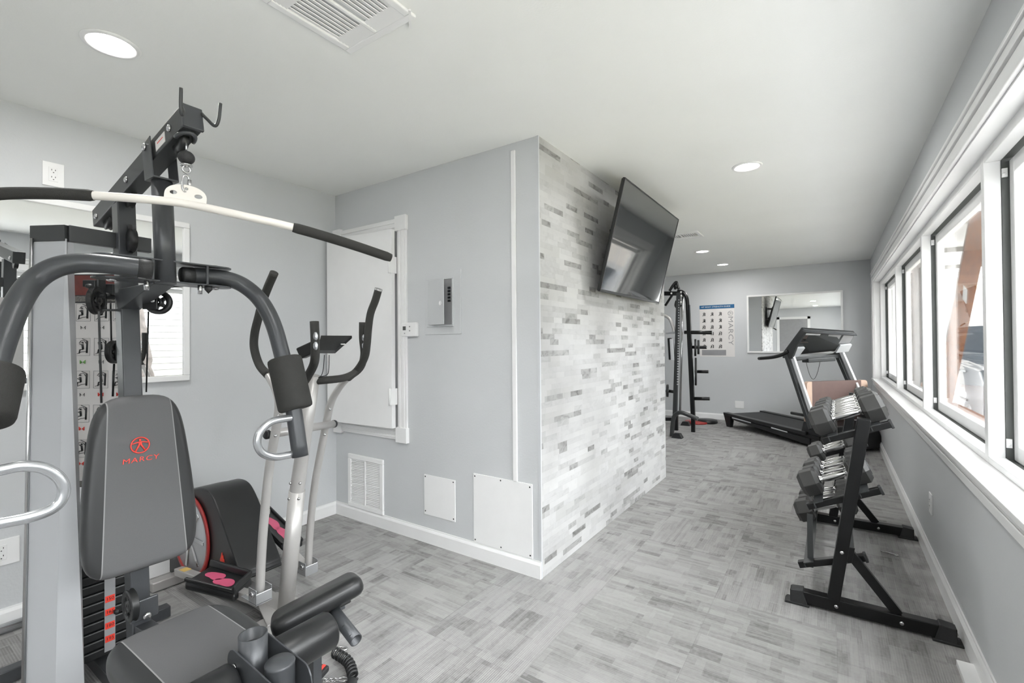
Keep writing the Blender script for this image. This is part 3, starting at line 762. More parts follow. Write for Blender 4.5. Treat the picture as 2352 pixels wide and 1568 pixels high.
# slotted pulley housing in the post's upper half
b = MB(); fx = pdir.cross(yax).normalized()
if fx.x < 0: fx = -fx
a0 = G(292, 520); a1 = G(294, 585)
b.beam(a0+fx*0.025, a1+fx*0.025, 0.012, 0.012, up=yax); b.lathe(G(294, 553, -0.007)+fx*0.012, yax, [(0.012, 0), (0.042, 0), (0.038, 0.007), (0.042, 0.014), (0.012, 0.014)], 28)
b.build('pulley_wheel', M_black, gym)
b = MB(); b.beam(p_floor+V((-0.62, 0, 0.0)), p_floor+V((1.0, 0, 0)), 0.055, 0.055, up=V((0,0,1))); b.beam(p_floor+V((-0.62, -0.30, -0.0)), p_floor+V((-0.62, 0.30, 0)), 0.05, 0.05); b.beam(p_floor+V((1.0, -0.2, 0)), p_floor+V((1.0, 0.2, 0)), 0.05, 0.05)
b.build('floor_frame', M_dgrey, gym, bevel=0.004)
# boom
q0 = G(232, 505); q1 = G(440, 272)
bd = (q1-q0).normalized(); bu = bd.cross(yax).normalized()
if bu.z < 0: bu = -bu
b = MB(); b.obox((q0+q1)/2, yax*0.026, bu*0.034, (q1-q0)/2)
boom = b.build('top_boom', M_dgrey2, gym, bevel=0.003)
b = MB(); b.obox(q1+bd*0.004, yax*0.0285, bu*0.037, bd*0.006); b.build('end_cap', M_dgrey, boom, bevel=0.003)
# pulley in the boom's nose, lip ring, pulley near the back end
for c, r_ in ((q1-bd*0.085-bu*0.030, 0.042), (q0+bd*0.085-bu*0.034, 0.038), (q0+bd*0.32-bu*0.036, 0.038)):
    b = MB(); b.lathe(c-yax*0.008, yax, [(0.010, 0), (r_, 0), (r_*0.88, 0.008), (r_, 0.016), (0.010, 0.016)], 28); b.build('pulley_wheel', M_black, boom)
nose = q1-bd*0.03-bu*0.036
b = MB(); pth = [nose+yax*(0.024*cos(a))-bu*0.004-bd*(0.0)+bd*(-0.03+0.045*sin(a)) for a in [pi*k/14 for k in range(15)]]
b.tube(pth, 0.006, 10); b.build('cable_guard', M_dgrey, boom)
for sgn in (-1, 1):                                      # two upturned hooks
    o_ = q1+bd*0.012+yax*(sgn*0.026)
    pth = cr([o_+bu*0.030-bd*0.01, o_+bd*0.016-bu*0.005+yax*sgn*0.006, o_+bd*0.030-bu*0.028+yax*sgn*0.018, o_+bd*0.045-bu*0.012+yax*sgn*0.024, o_+bd*0.055+V((0, 0, 0.034))+yax*sgn*0.026], 6)
    MB().tube(pth, 0.0048, 10).build('bar_hook', M_dgrey2, boom)
for px, py in ((390, 295), (291, 413), (222, 497)):
    bolt(boom, G(px, py, -0.026), -yax, 0.011)
sc = G(368, 325, -0.0265)
b = MB(); b.obox(sc, bd*0.036, bu*0.017, yax*0.0006); st_ = b.build('warning_sticker', M_paper, boom)
b = MB(); b.obox(sc-yax*0.0008+bu*0.004, bd*0.022, bu*0.0014, yax*0.0003); b.build('sticker_text', M_red, st_)
# front round column under the boom with its U bracket
c_top = G(372, 418); c_bot = G(381, 652)
b = MB(); b.cyl(c_top, c_bot, 0.029, 40); b.build('round_column', M_dgrey, gym)
b = MB(); cu = (c_top-c_bot).normalized()
brk = c_top+cu*0.004
xf = V((1, 0, 0))
b.obox(brk, xf*0.036, yax*0.036, cu*0.003)
for s in (-1, 1): b.hexa([brk-xf*0.036+yax*(s*0.033), brk+xf*0.036+yax*(s*0.033), brk+xf*0.036+yax*(s*0.036), brk-xf*0.036+yax*(s*0.036),
                          brk-xf*0.05+yax*(s*0.033)+cu*0.115, brk+xf*0.02+yax*(s*0.033)+cu*0.135, brk+xf*0.02+yax*(s*0.036)+cu*0.135, brk-xf*0.05+yax*(s*0.036)+cu*0.115])
ub = b.build('boom_bracket', M_dgrey, gym, bevel=0.002)
bolt(ub, brk+cu*0.105-yax*0.037-xf*0.02, -yax, 0.012)
# pivot plates with bolts
plx = c_bot.x-0.03
zt = AX(366, 603, plx).z; zb = AX(366, 650, plx).z
def plate_outline(y0, y1, hw, z):
    P = []
    for k in range(13): a = -pi/2+pi*k/12; P.append((plx+hw*sin(a)*1.0, y1+hw*cos(a)*0.9, z))
    for k in range(13): a = pi/2+pi*k/12; P.append((plx+hw*sin(a)*1.0, y0+hw*cos(a)*0.9, z))
    return P
for z, nm in ((zt, 'upper_pivot_plate'), (zb, 'lower_pivot_plate')):
    b = MB(); b.prism(plate_outline(GY-0.135, GY+0.165, 0.048, z), (0, 0, 0.005)); pl = b.build(nm, M_dgrey, gym, bevel=0.001)
    for y in (GY-0.13, GY+0.16): bolt(pl, (plx, y, z+0.005 if z == zt else z), (0, 0, 1) if z == zt else (0, 0, -1), 0.013)
    if z == zb:
        for y, h in ((GY-0.055, 0.03), (GY+0.095, 0.03)):
            b = MB(); b.cyl((plx+0.04, y, z), (plx+0.04, y, z-h), 0.007, 12); b.build('stop_pin', M_chrome, pl)
        b = MB(); b.lathe((plx+0.03, GY+0.125, z), (0, 0, -1), [(0.012, 0), (0.012, 0.012), (1e-5, 0.026)], 14); b.build('rubber_stop', M_rubber, pl)
b = MB()
for y in (GY-0.04, GY+0.115): b.box((plx+0.042, y-0.003, zb), (plx+0.048, y+0.003, zt))
b.box((plx-0.045, GY-0.03, zb+0.005), (plx-0.04, GY+0.05, zt)); b.build('plate_spacer', M_dgrey, gym)
# gusset between plate and post
pb = p_top+pdir*((zb-p_top.z)/pdir.z)
b = MB(); b.hexa([pb+V((0.02, -0.03, -0.075)), V((plx+0.02, GY-0.03, zb-0.006)), V((plx+0.02, GY+0.03, zb-0.006)), pb+V((0.02, 0.03, -0.075)),
                  pb+V((0.02, -0.03, 0.0)), V((plx+0.02, GY-0.03, zb)), V((plx+0.02, GY+0.03, zb)), pb+V((0.02, 0.03, 0.0))])
b.build('gusset', M_dgrey, gym, bevel=0.002)
# press arms
def arm(sgn):
    pts0 = [(420, 632, 0.062), (468, 634, 0.125), (520, 640, 0.19), (562, 657, 0.245), (600, 692, 0.285), (628, 745, 0.308), (648, 815, 0.322), (668, 900, 0.333), (690, 1048, 0.345)]
    if sgn < 0:
        pts0 = [(345, 619, -0.062), (292, 612, -0.115), (238, 606, -0.165), (180, 604, -0.215), (125, 615, -0.262), (78, 645, -0.302), (42, 695, -0.338), (12, 765, -0.365), (-14, 845, -0.388), (-38, 930, -0.412), (-62, 1060, -0.435)]
    P = [G(px, py, dy) for px, py, dy in pts0]
    return cr(P, 6), P
armobj = {}
for sgn in (1, -1):
    pth, P = arm(sgn)
    b = MB(); b.tube(pth, 0.0275, 28); ar = b.build('press_arm', M_dgrey, gym); armobj[sgn] = ar
    b = MB(); d0 = (P[0]-P[1]).normalized(); b.lathe(P[0], d0, [(0.0285, -0.03), (0.0285, 0.0), (0.024, 0.006), (1e-5, 0.008)], 28); b.build('end_plug', M_rubber, ar)
    # foam roller pad
    if sgn > 0: k0 = G(653, 822, 0.323); k1 = G(680, 940, 0.337)
    else: k0 = G(-16, 852, -0.390); k1 = G(-46, 968, -0.420)
    d = (k1-k0).normalized(); L = (k1-k0).length
    b = MB(); b.lathe(k0, d, [(0.028, 0.0), (0.050, 0.0), (0.056, 0.004), (0.058, 0.012), (0.058, L-0.012), (0.056, L-0.004), (0.050, L), (0.028, L)], 40)
    b.build('foam_pad', M_foam, ar)
    # D handle
    if sgn > 0: Q = [AX(px, py, -1.60) for px, py in ((688, 958), (655, 961), (622, 969), (598, 990), (591, 1018), (603, 1040), (630, 1049), (660, 1045), (690, 1038))]
    else: Q = [AX(px, py, -1.56) for px, py in ((-62, 1090), (0, 1079), (50, 1070), (100, 1075), (136, 1098), (146, 1130), (128, 1162), (80, 1184), (0, 1201), (-62, 1212))]
    b = MB(); b.tube(cr(Q, 6), 0.0130, 18); b.build('grip_handle', M_steel, ar)
# left arm's handle passes in front of the camera-side, forward of the arm
# long weight shroud + its top bracket
tS = 1.60
A0 = AT(76, 548, tS); B0 = AT(152, 548, tS-0.015); C0 = AT(169, 548, tS+0.09)
A1 = AT(57, 1560, tS); B1 = AT(130, 1560, tS-0.015); C1 = AT(194, 1560, tS+0.02)
def ext(p, q, z): d = q-p; return p+d*((z-p.z)/d.z)
A2, B2, C2 = ext(A0, A1, 0.03), ext(B0, B1, 0.03), ext(C0, C1, 0.03)
b = MB()
def sheet(b, p, q, r_, s_, th=0.0025):
    n = (q-p).cross(r_-p).normalized()*th; b.hexa([p, q, r_, s_, p+n, q+n, r_+n, s_+n])
sheet(b, A0, B0, B2, A2); sheet(b, B0, C0, C2, B2)
e0 = (A0-B0).normalized()
hx_ = V((-0.5, 0.2, 0))*0.02
sheet(b, A0, A0+hx_, A2+hx_, A2)
sh = b.build('weight_shroud', M_shroud, gym)
b = MB(); b.tube([A0+V((0.004, -0.004, 0)), A2+V((0.004, -0.004, 0))], 0.0055, 12); b.build('shroud_edge_trim', M_chrome, sh)
k0 = AT(77, 538, tS+0.01); k1 = AT(156, 536, tS-0.005); kx = k1.x; k2 = V((kx+0.0, GY+0.105, k1.z)); k3 = AT(345, 562, (k2-CAM).dot(Fv)+0.01)
k2 = AX(245, 552, k1.x-0.01); k3 = AX(345, 565, k1.x-0.01)
b = MB()
for a_, c_ in ((k0, k1), (k1, k3)): b.beam(a_, c_, 0.025, 0.055, up=V((0, 0, 1))) if False else b.obox((a_+c_)/2, (c_-a_)/2, V((0, 0, 0.0275)), (c_-a_).cross(V((0, 0, 1))).normalized()*0.0125)
br = b.build('shroud_bracket', M_dgrey2, gym, bevel=0.002)
bolt(br, AT(181, 541, (k2-CAM).dot(Fv)-0.06), -Fv, 0.009)
bolt(br, k0+V((0.0, -0.0, 0))-Rv*0.006, -Rv, 0.006)
# weight stack
wx0, wx1 = -2.50, -2.27
b_lo = 0.10
stackbase = G(215, 1480, -0.0)
SX = -2.42
for k in range(15):
    z0 = 0.085+k*0.036
    b = MB(); b.box((SX-0.10, GY-0.15, z0), (SX+0.10, GY+0.115, z0+0.0325)); b.build('weight_plate', M_black, gym, bevel=0.005)
b = MB()
for y in (GY-0.09, GY+0.085): b.cyl((SX, y, 0.05), (SX, y, 1.60), 0.0125, 16)
b.build('guide_rod', M_chrome, gym)
# label strip down the front of the stack
lp = [AX(241, 1345, SX+0.108), AX(266, 1337, SX+0.108), AX(262, 1480, SX+0.108), AX(238, 1500, SX+0.108)]
yl0 = lp[0].y; yl1 = lp[1].y
b = MB(); b.box((SX+0.101, yl0, 0.10), (SX+0.1035, yl1, 0.64)); ls = b.build('weight_label_strip', M_inkg, gym)
zs = [AX(252, py, SX+0.1035).z for py in (1374, 1404, 1435, 1465)]
for i, (z, s_) in enumerate(zip(zs, ('150', '165', '180', '195'))):
    MB().box((SX+0.1035, yl0+0.002, z-0.012), (SX+0.1042, yl1-0.002, z+0.012)).build('red_weight_label', M_redl, ls)
    me = text_mesh(s_, 0.017, 0.0002); b = MB(); b.add_mesh(me, frame_m((SX+0.1045, (yl0+yl1)/2, z), (0, 1, 0), (0, 0, 1))); b.build('label_number', M_ink, ls)
b = MB(); sp_ = AX(268, 1404, SX+0.12); b.cyl(sp_-V((0.03, 0, 0)), sp_, 0.004, 10); b.ball(sp_, 0.010, 14); b.build('selector_pin', M_black, gym)
# cables
CT = 1.74
def cable(name, pts, r=0.0028, mat=M_blackm, n=1):
    b = MB(); b.tube(pts if n == 1 else cr(pts, n), r, 8); return b.build(name, mat, gym)
cable('cable', [AT(227, 715, 1.62), AT(233, 925, 1.64)], 0.0035, M_dgrey2)
cable('cable', [AT(254, 690, 1.74), AT(256, 800, 1.74)])
cable('cable', [AT(262, 835, 1.74), AT(259, 910, 1.74)], 0.0035)
cable('cable', [AT(341, 715, 1.70), AT(336, 900, 1.72)], 0.0026)
cable('cable', [AT(350, 672, 1.72), AT(400, 658, 1.72), G(470, 655, 0.14)], 0.0022)
# side pulleys on the post
def pulley(c, ax, r, th=0.016, label=None):
    c = V(c); ax = V(ax).normalized(); u, v, _ = basis(ax)
    b = MB(); b.lathe(c-ax*th/2, ax, [(r*0.62, 0), (r*0.97, 0), (r, 0.002), (r*0.88, th/2), (r, th-0.002), (r*0.97, th), (r*0.62, th)], 36, closed=True)
    b.lathe(c-ax*th/2, ax, [(0.004, 0), (r*0.36, 0), (r*0.36, th), (0.004, th)], 24, closed=True)
    for k in range(5):
        a = 2*pi*k/5; d = u*cos(a)+v*sin(a); b.obox(c+d*r*0.5, d*r*0.2, d.cross(ax)*0.006, ax*th*0.35)
    return b.build('pulley_wheel', M_black, gym)
pulley(AT(364, 694, 1.68), Fv*0.95-Rv*0.25, 0.043)
b = MB(); b.obox(AT(345, 697, 1.66), Rv*0.026, Uv*0.020, Fv*0.003); b.build('pulley_bracket', M_blackm, gym, bevel=0.002)
bolt(gym, AT(352, 691, 1.655), -Fv, 0.007)
pulley(AT(222, 690, 1.66), Rv*0.97+Fv*0.25, 0.050)
b = MB(); pc_ = AT(224, 672, 1.67)
b.obox(AT(232, 662, 1.68), Rv*0.004, Uv*0.035, Fv*0.016); b.obox(AT(215, 652, 1.68), Rv*0.022, Uv*0.012, Fv*0.02)
b.cyl(AT(205, 680, 1.67), AT(240, 680, 1.67), 0.006, 12); b.beam(AT(232, 712, 1.68), AT(278, 712, 1.72), 0.008, 0.008)
b.build('pulley_mount', M_dgrey2, gym, bevel=0.002)
b = MB(); b.obox(AT(252, 665, 1.72), Rv*0.022, Uv*0.020, Fv*0.012); b.cyl(AT(240, 679, 1.70), AT(262, 681, 1.73), 0.012, 16); b.build('pulley_spacer', M_dgrey2, gym, bevel=0.002)
b = MB(); b.ball(AT(206, 657, 1.66), 0.013, 14, 0.7); b.build('bolt', M_dgrey2, gym)
# floating pulley low between the cables
pulley(AT(263, 808, 1.74), Rv*0.98+Fv*0.15, 0.043)
b = MB(); b.obox(AT(262, 808, 1.735), Rv*0.011, Uv*0.032, Fv*0.004); b.cyl(AT(247, 806, 1.735), AT(262, 806, 1.735), 0.008, 12); b.build('pulley_bracket', M_blackm, gym, bevel=0.002)
# lat cable with ball stop
lc0 = q1-bd*0.075-bu*0.05; bl = G(428, 362)
b = MB(); b.tube([V((bl.x, GY, lc0.z)), bl+V((0, 0, 0.02))], 0.0026, 10); b.build('lat_cable', M_steel, gym)
b = MB(); b.ball(bl, 0.0225, 24, 0.92); b.build('ball_stop', M_rubber, gym)
b = MB(); b.lathe(bl+V((0, 0, -0.021)), (0, 0, -1), [(0.016, 0), (0.017, 0.004), (0.008, 0.005), (0.005, 0.010)], 20); 
ey = bl+V((0, 0, -0.036))
b.tube([ey+V((0.0, 0.0105*cos(a), 0.0105*sin(a))) for a in [2*pi*k/20 for k in range(20)]], 0.0038, 8, closed=True); b.build('cable_eye', M_chrome, gym)
# carabiner
ck0 = G(427, 403); ck1 = G(427, 441)
cz = (ck0.z+ck1.z)/2; hl = (ck0.z-ck1.z)/2
loop = []
for k in range(28):
    a = 2*pi*k/28; ca, sa = cos(a), sin(a)
    loop.append(V((ck0.x, GY+0.0095*(abs(ca)**0.7)*(1 if ca > 0 else -1), cz+hl*(abs(sa)**0.75)*(1 if sa > 0 else -1))))
car = thing('carabiner', (ck0.x, GY, ck1.z), 'silver snap hook joining the cable ball to the wide pull-down bar', 'carabiner')
b = MB(); b.tube(loop, 0.0032, 8, closed=True); b.build('hook_body', M_chrome, car)
b = MB(); b.cyl(V((ck0.x, GY+0.0095, cz-hl*0.35)), V((ck0.x, GY+0.0095, cz+hl*0.55)), 0.0052, 12); b.build('screw_gate', M_chrome, car)
# lat bar
bar = thing('pull_down_bar', G(427, 455), 'wide curved ivory pull-down bar with black grips hanging above the home gym', 'exercise bar')
LBp = [(AT(-70, 458, 1.22)), AT(0, 445, 1.27), AT(110, 444, 1.31), AT(215, 449, 1.345), AT(330, 457, 1.375), G(427, 468)+V((0,0,0)), AT(560, 496, 1.47), AT(673, 522, 1.53), AT(790, 556, 1.61), AT(898, 592, 1.70)]
fine = cr(LBp, 10)
i1 = 3*10; i2 = 7*10
MB().tube(fine, 0.0122, 20).build('bar_tube', M_bar, bar)
def foam_sleeve(path, r):
    MB().tube(path, [r*0.9, r] + [r]*(len(path)-4) + [r, r*0.85], 22).build('foam_grip', M_foam, bar)
foam_sleeve(fine[:i1+1], 0.0165); foam_sleeve(fine[i2:], 0.0165)
ctr = G(427, 452); bx = (fine[52]-fine[46]).normalized(); bz = bx.cross(V((0, 0, 1)).cross(bx)).normalized()
if bz.z < 0: bz = -bz
nb_ = bx.cross(bz).normalized()
def plate_holes():
    # half-moon hanger plate, three holes
    me = bpy.data.meshes.new('hanger'); bm = bmesh.new()
    N = 40; outer = []
    for k in range(N+1):
        a = pi*k/N; outer.append((0.054*cos(a)*(1 if abs(cos(a)) < 0.9 else 1), -0.006+0.038*sin(a)**0.8))
    outer = [(-0.054, -0.024)]+[(x, y) for x, y in outer[::-1]]+[(0.054, -0.024)]
    loops = [outer]
    for hx, hy, ra, rb in ((0, 0.020, 0.0048, 0.0048), (-0.032, 0.004, 0.0095, 0.0062), (0.032, 0.002, 0.0105, 0.0068)):
        loops.append([(hx+ra*cos(2*pi*k/20), hy+rb*sin(2*pi*k/20)) for k in range(20)])
    ed = []
    for lp_ in loops:
        vs = [bm.verts.new((x, y, 0)) for x, y in lp_]
        ed += [bm.edges.new((vs[i], vs[(i+1) % len(vs)])) for i in range(len(vs))]
    r_ = bmesh.ops.triangle_fill(bm, edges=ed, use_beauty=True)
    bmesh.ops.recalc_face_normals(bm, faces=bm.faces)
    g = bmesh.ops.extrude_face_region(bm, geom=bm.faces[:]); bmesh.ops.translate(bm, vec=(0, 0, 0.005), verts=[v for v in g['geom'] if isinstance(v, bmesh.types.BMVert)])
    bmesh.ops.recalc_face_normals(bm, faces=bm.faces); bm.to_mesh(me); bm.free(); return me
b = MB(); b.add_mesh(plate_holes(), frame_m(ctr-nb_*0.0025+bz*0.004, bx, bz)); b.build('hanger_plate', M_bar, bar)

# backrest
def rounded(pts, rad, n=6):
    out = []; N = len(pts)
    for i in range(N):
        p = V((*pts[i], 0)); a = V((*pts[i-1], 0)); c = V((*pts[(i+1) % N], 0)); r = rad[i] if isinstance(rad, (list, tuple)) else rad
        da = (a-p); dc = (c-p); r1 = min(r, da.length*0.49); r2 = min(r, dc.length*0.49)
        s = p+da.normalized()*r1; e_ = p+dc.normalized()*r2
        for k in range(n+1):
            t_ = k/n; q = s*(1-t_)**2+p*2*t_*(1-t_)+e_*t_*t_; out.append((q.x, q.y))
    return out
M_back = twotone('backrest_two_tone_vinyl', 1, 0.105, -0.055, 0.8, 0.0, grey=(92, 92, 93))
BKx0, BKx1 = -1.925, -1.985           # front surface x at bottom / top
zb_, zt_ = 0.518, 1.106
uu = V((0, 1, 0)); vv = V((BKx1-BKx0, 0, zt_-zb_)).normalized(); nn = uu.cross(vv)
if nn.x < 0: nn = -nn
Hh = zt_-zb_
prof = [(-0.145, 0.0), (0.145, 0.0), (0.166, 0.10), (0.155, Hh*0.5), (0.130, Hh*0.88), (0.088, Hh), (-0.088, Hh), (-0.130, Hh*0.88), (-0.155, Hh*0.5), (-0.166, 0.10)]
outl = rounded(prof, [0.05, 0.05, 0.08, 0.15, 0.09, 0.05, 0.05, 0.09, 0.15, 0.08], 6)
TH_ = 0.062
Ob = V((BKx0, GY, zb_))-nn*TH_
bk = MB().cushion(outl, Ob, uu, vv, nn, TH_-0.004, 0.026, dome=0.005).build('backrest', M_back, gym)
def on_back(yy, h, d=0.0022): return Ob+uu*yy+vv*h+nn*(TH_-0.004+0.005+d)
lg = MB(); 
# crest: ring with a stretched figure
ycen = AX(327, 1021, BKx0-0.02).y-GY; hcen = (AX(327, 1021, BKx0-0.03).z-zb_)
R_ = 0.026
ringp = [on_back(ycen+R_*cos(a)*1.0, hcen+R_*sin(a)) for a in [2*pi*k/36 for k in range(36)]]
lg.tube(ringp, 0.0022, 6, closed=True)
def stroke(pts, r=0.002): lg.tube([on_back(ycen+x*R_, hcen+y*R_) for x, y in pts], r, 6)
stroke([(-0.85, 0.25), (-0.35, 0.38), (0, 0.42), (0.35, 0.38), (0.85, 0.25)], 0.0022)
stroke([(0, 0.5), (0, 0.8)], 0.0034)
stroke([(-0.08, 0.4), (-0.12, 0.0), (-0.55, -0.75)], 0.0030); stroke([(0.08, 0.4), (0.12, 0.0), (0.55, -0.75)], 0.0030)
lg.build('crest_logo', M_red, bk)
me = text_mesh('MARCY', 0.029, 0.0006, shear=0.12, spacing=1.12)
hm = AX(326, 1053, BKx0-0.02).z-zb_
b = MB(); b.add_mesh(me, frame_m(on_back(ycen, hm-0.003), uu, vv, 1.0, 0.80)); b.build('brand_lettering', M_red, bk)
# plate and bolt where the back meets the post
bb = G(328, 1395); b = MB(); b.obox(bb+V((0.012, 0, 0)), V((0.006, 0, 0)), V((0, 0.040, 0)), V((0, 0, 0.035))); b.build('seat_bracket', M_dgrey, gym, bevel=0.004)
bolt(gym, G(330, 1407)+V((0.03, 0, 0)), (1, 0, 0), 0.012)
# low pulley beside the post
pulley(G(300, 1390, -0.05), (0, 1, 0.0), 0.052, 0.02)
# seat
M_seat = twotone('seat_two_tone_vinyl', 1, 0.112, 0.0, 0.0, -0.028, grey=(92, 92, 93))
ZS = 0.435
def S(px, py): return AZ(px, py, ZS)
so = V((-1.715, 0.592, ZS-0.065))
sprof = [(0.0, -0.130), (0.0, 0.130), (0.09, 0.168), (0.28, 0.168), (0.43, 0.125), (0.48, 0.06), (0.48, -0.06), (0.43, -0.125), (0.28, -0.168), (0.09, -0.168)]
so_l = rounded(sprof, [0.06, 0.06, 0.09, 0.12, 0.07, 0.04, 0.04, 0.07, 0.12, 0.09], 6)
seat = MB().cushion(so_l, so, (1, 0, 0), (0, 1, 0), (0, 0, 1), 0.062, 0.028, dome=0.004).build('seat', M_seat, gym)
b = MB(); b.beam(V((p_floor.x+0.02, GY, 0.30)), V((-1.22, GY, 0.36)), 0.05, 0.05); b.beam(V((-1.30, GY, 0.35)), V((-1.30, GY, 0.04)), 0.05, 0.05); b.box((-1.70, GY-0.09, 0.358), (-1.36, GY+0.09, 0.372))
b.build('seat_frame', M_dgrey, gym, bevel=0.003)
# leg developer head: two round sockets inside looped plates
t1 = G(581, 1455); t2 = AY(643, 1518, GY-0.0)
def socket(top, r, h, open_):
    b = MB()
    if open_: b.lathe(top, (0, 0, -1), [(r-0.004, 0.03), (r-0.004, 0.0), (r, 0.0), (r, h), (1e-5, h)], 36)
    else: b.lathe(top, (0, 0, -1), [(1e-5, -0.001), (r*0.93, -0.001), (r, 0.003), (r, 0.006), (r*0.985, 0.008), (r*0.985, h), (1e-5, h)], 36)
    return b
socket(t1, 0.034, 0.22, True).build('arm_curl_socket', M_dgrey, gym)
MB().lathe(t1+V((0,0,-0.045)), (0,0,1), [(1e-5,0),(0.03,0)], 24).build('socket_floor', M_blackm, gym)
s2 = socket(t2, 0.034, 0.40, False).build('pivot_tube', M_dgrey, gym)
for sgn in (-1, 1):
    yy = GY+sgn*0.040
    b = MB(); zc = t1.z-0.055; x0_, x1_ = t1.x-0.005, t2.x+0.035
    poly = []
    for k in range(11): a = pi/2+pi*k/10; poly.append((x0_+0.034*cos(a), yy, zc+0.034*sin(a)))
    for k in range(11): a = -pi/2+pi*k/10; poly.append((x1_+0.042*cos(a)*0.8, yy, zc-0.035+0.055*sin(a)))
    b.prism(poly, (0, 0.004*sgn, 0)); pp = b.build('pivot_side_plate', M_dgrey, gym, bevel=0.001)
    bolt(pp, (t2.x+0.0, yy+sgn*0.004, t2.z-0.07), (0, sgn, 0), 0.014); bolt(pp, (t1.x, yy+sgn*0.004, t1.z-0.06), (0, sgn, 0), 0.010)
rc = V((-1.175, GY, 0.435))
def roller(sgn, c, L0=0.055, L=0.155, r=0.052, nm='leg_roller'):
    b = MB(); c0 = c+V((0, sgn*L0, 0)); b.lathe(c0, (0, sgn, 0), [(0.012, 0), (r*0.93, 0), (r, 0.006), (r, L-0.006), (r*0.93, L), (r*0.8, L+0.001), (0.02, L+0.001), (0.02, L)], 40)
    return b.build(nm, M_vinyl, gym)
rcR = (AY(652, 1497, GY+0.06)+AY(738, 1463, GY+0.20))/2
rc = V((rcR.x, GY, rcR.z))
roller(1, rc); roller(-1, rc)
MB().cyl(rc-V((0, 0.2, 0)), rc+V((0, 0.2, 0)), 0.011, 14).build('roller_axle', M_chrome, gym)
b = MB(); b.beam(t2+V((0.0, 0, -0.1)), V((t2.x+0.05, GY, 0.13)), 0.04, 0.04); b.build('leg_lever', M_dgrey, gym)
lo_ = V((t2.x+0.06, GY, 0.13))
# arm-curl pad lying on its own frame beside the seat
pad = thing('arm_curl_pad', AT(720, 1400, 1.5), 'detached black padded arm curl cushion on a grey tube, to the right of the seat', 'exercise pad')
T_ = 1.50
pa = AT(632, 1432, T_-0.03); pbb = AT(818, 1332, T_+0.10)
L_ = (pbb-pa); Lu = L_.normalized(); dep = (Fv*0.98-Uv*0.16); dep = (dep-Lu*dep.dot(Lu)).normalized(); cpad_n = dep.cross(Lu)
if cpad_n.dot(Uv) < 0: cpad_n = -cpad_n
hl_ = L_.length/2
cpoly = rounded([(-hl_-0.012, -0.10), (hl_+0.012, -0.10), (hl_+0.012, 0.10), (-hl_-0.012, 0.10)], 0.04, 6)
b = MB(); b.cushion(cpoly, (pa+pbb)/2-cpad_n*0.032, Lu, dep if Lu.cross(dep).dot(cpad_n) > 0 else -dep, cpad_n, 0.058, 0.026, dome=0.004); b.build('cushion', M_vinyl, pad)
fr0 = AT(652, 1452, T_+0.0); fr1 = AT(790, 1382, T_+0.08)
b = MB(); b.beam(fr0, fr1, 0.035, 0.035, up=cpad_n); b.build('pad_frame', M_dgrey, pad, bevel=0.003)
b = MB(); b.beam(fr0+(fr1-fr0)*0.45+cpad_n*0.010, fr1+(fr1-fr0)*0.12+cpad_n*0.012, 0.10, 0.028, up=cpad_n); b.build('backing_board', M_black, pad, bevel=0.004)
tb0 = AT(752, 1385, T_+0.03); tb1 = AT(818, 1470, T_-0.09)
b = MB(); td = (tb1-tb0).normalized(); L = (tb1-tb0).length
b.lathe(tb0, td, [(0.019, 0), (0.019, L), (0.016, L), (0.016, L-0.05)], 32); tb = b.build('insert_tube', M_dgrey, pad)
b = MB()
for f in (0.66, 0.9):
    c = tb0+td*(L*f)+(Uv*0.55-Fv*0.8).normalized()*0.0188; b.lathe(c, (Uv*0.55-Fv*0.8), [(0.0045, 0), (0.0045, 0.0007), (1e-5, 0.0007)], 12)
b.build('adjustment_hole', M_ink, tb)
# support strut so that the pad stands on the carpet
b = MB(); s0 = (fr0+fr1)/2; b.beam(s0, V((s0.x-0.03, s0.y+0.02, 0.02)), 0.03, 0.03); b.build('support_strut', M_dgrey, pad)

# exercise chart fixed behind the cables
CT_ = 1.80
def cpt(px, py): return AT(px, py, CT_)
c00 = cpt(160, 1104); c10 = cpt(318, 1070); c01 = cpt(167, 630)
cu_ = (cpt(300, 905)-cpt(160, 915)); cu_.z = 0; cu_.normalize(); cv_ = (c01-c00); hgt = cv_.length; cv_.normalize(); cn_ = cu_.cross(cv_)
chart = thing('exercise_chart', c00, 'tall white chart of exercise drawings beside the grey weight shroud, behind the cables', 'poster')
Wc = 0.235
b = MB(); b.obox(c00+cu_*Wc/2+cv_*hgt/2-cn_*0.002, cu_*Wc/2, cv_*hgt/2, cn_*0.0015); b.build('sheet', M_paper, chart)
def cp(x, y, d=0.0): return c00+cu_*x+cv_*y+cn_*d
b = MB(); b.obox(cp(Wc/2, hgt-0.055, 0.0003), cu_*Wc/2, cv_*0.055, cn_*0.0004); b.build('photo_border', M_ink, chart)
b = MB(); b.obox(cp(Wc/2+0.003, hgt-0.042, 0.0009), cu_*(Wc/2-0.003), cv_*0.038, cn_*0.0003); b.build('photo_panel', M_maroon, chart)
b = MB(); b.obox(cp(Wc/2+0.003, hgt-0.094, 0.0009), cu_*(Wc/2-0.003), cv_*0.011, cn_*0.0003); b.obox(cp(Wc/2, -0.012, 0.0009), cu_*(Wc/2), cv_*0.012, cn_*0.0003); b.build('speckled_band', M_carpetprint, chart)
rnd = random.Random(3)
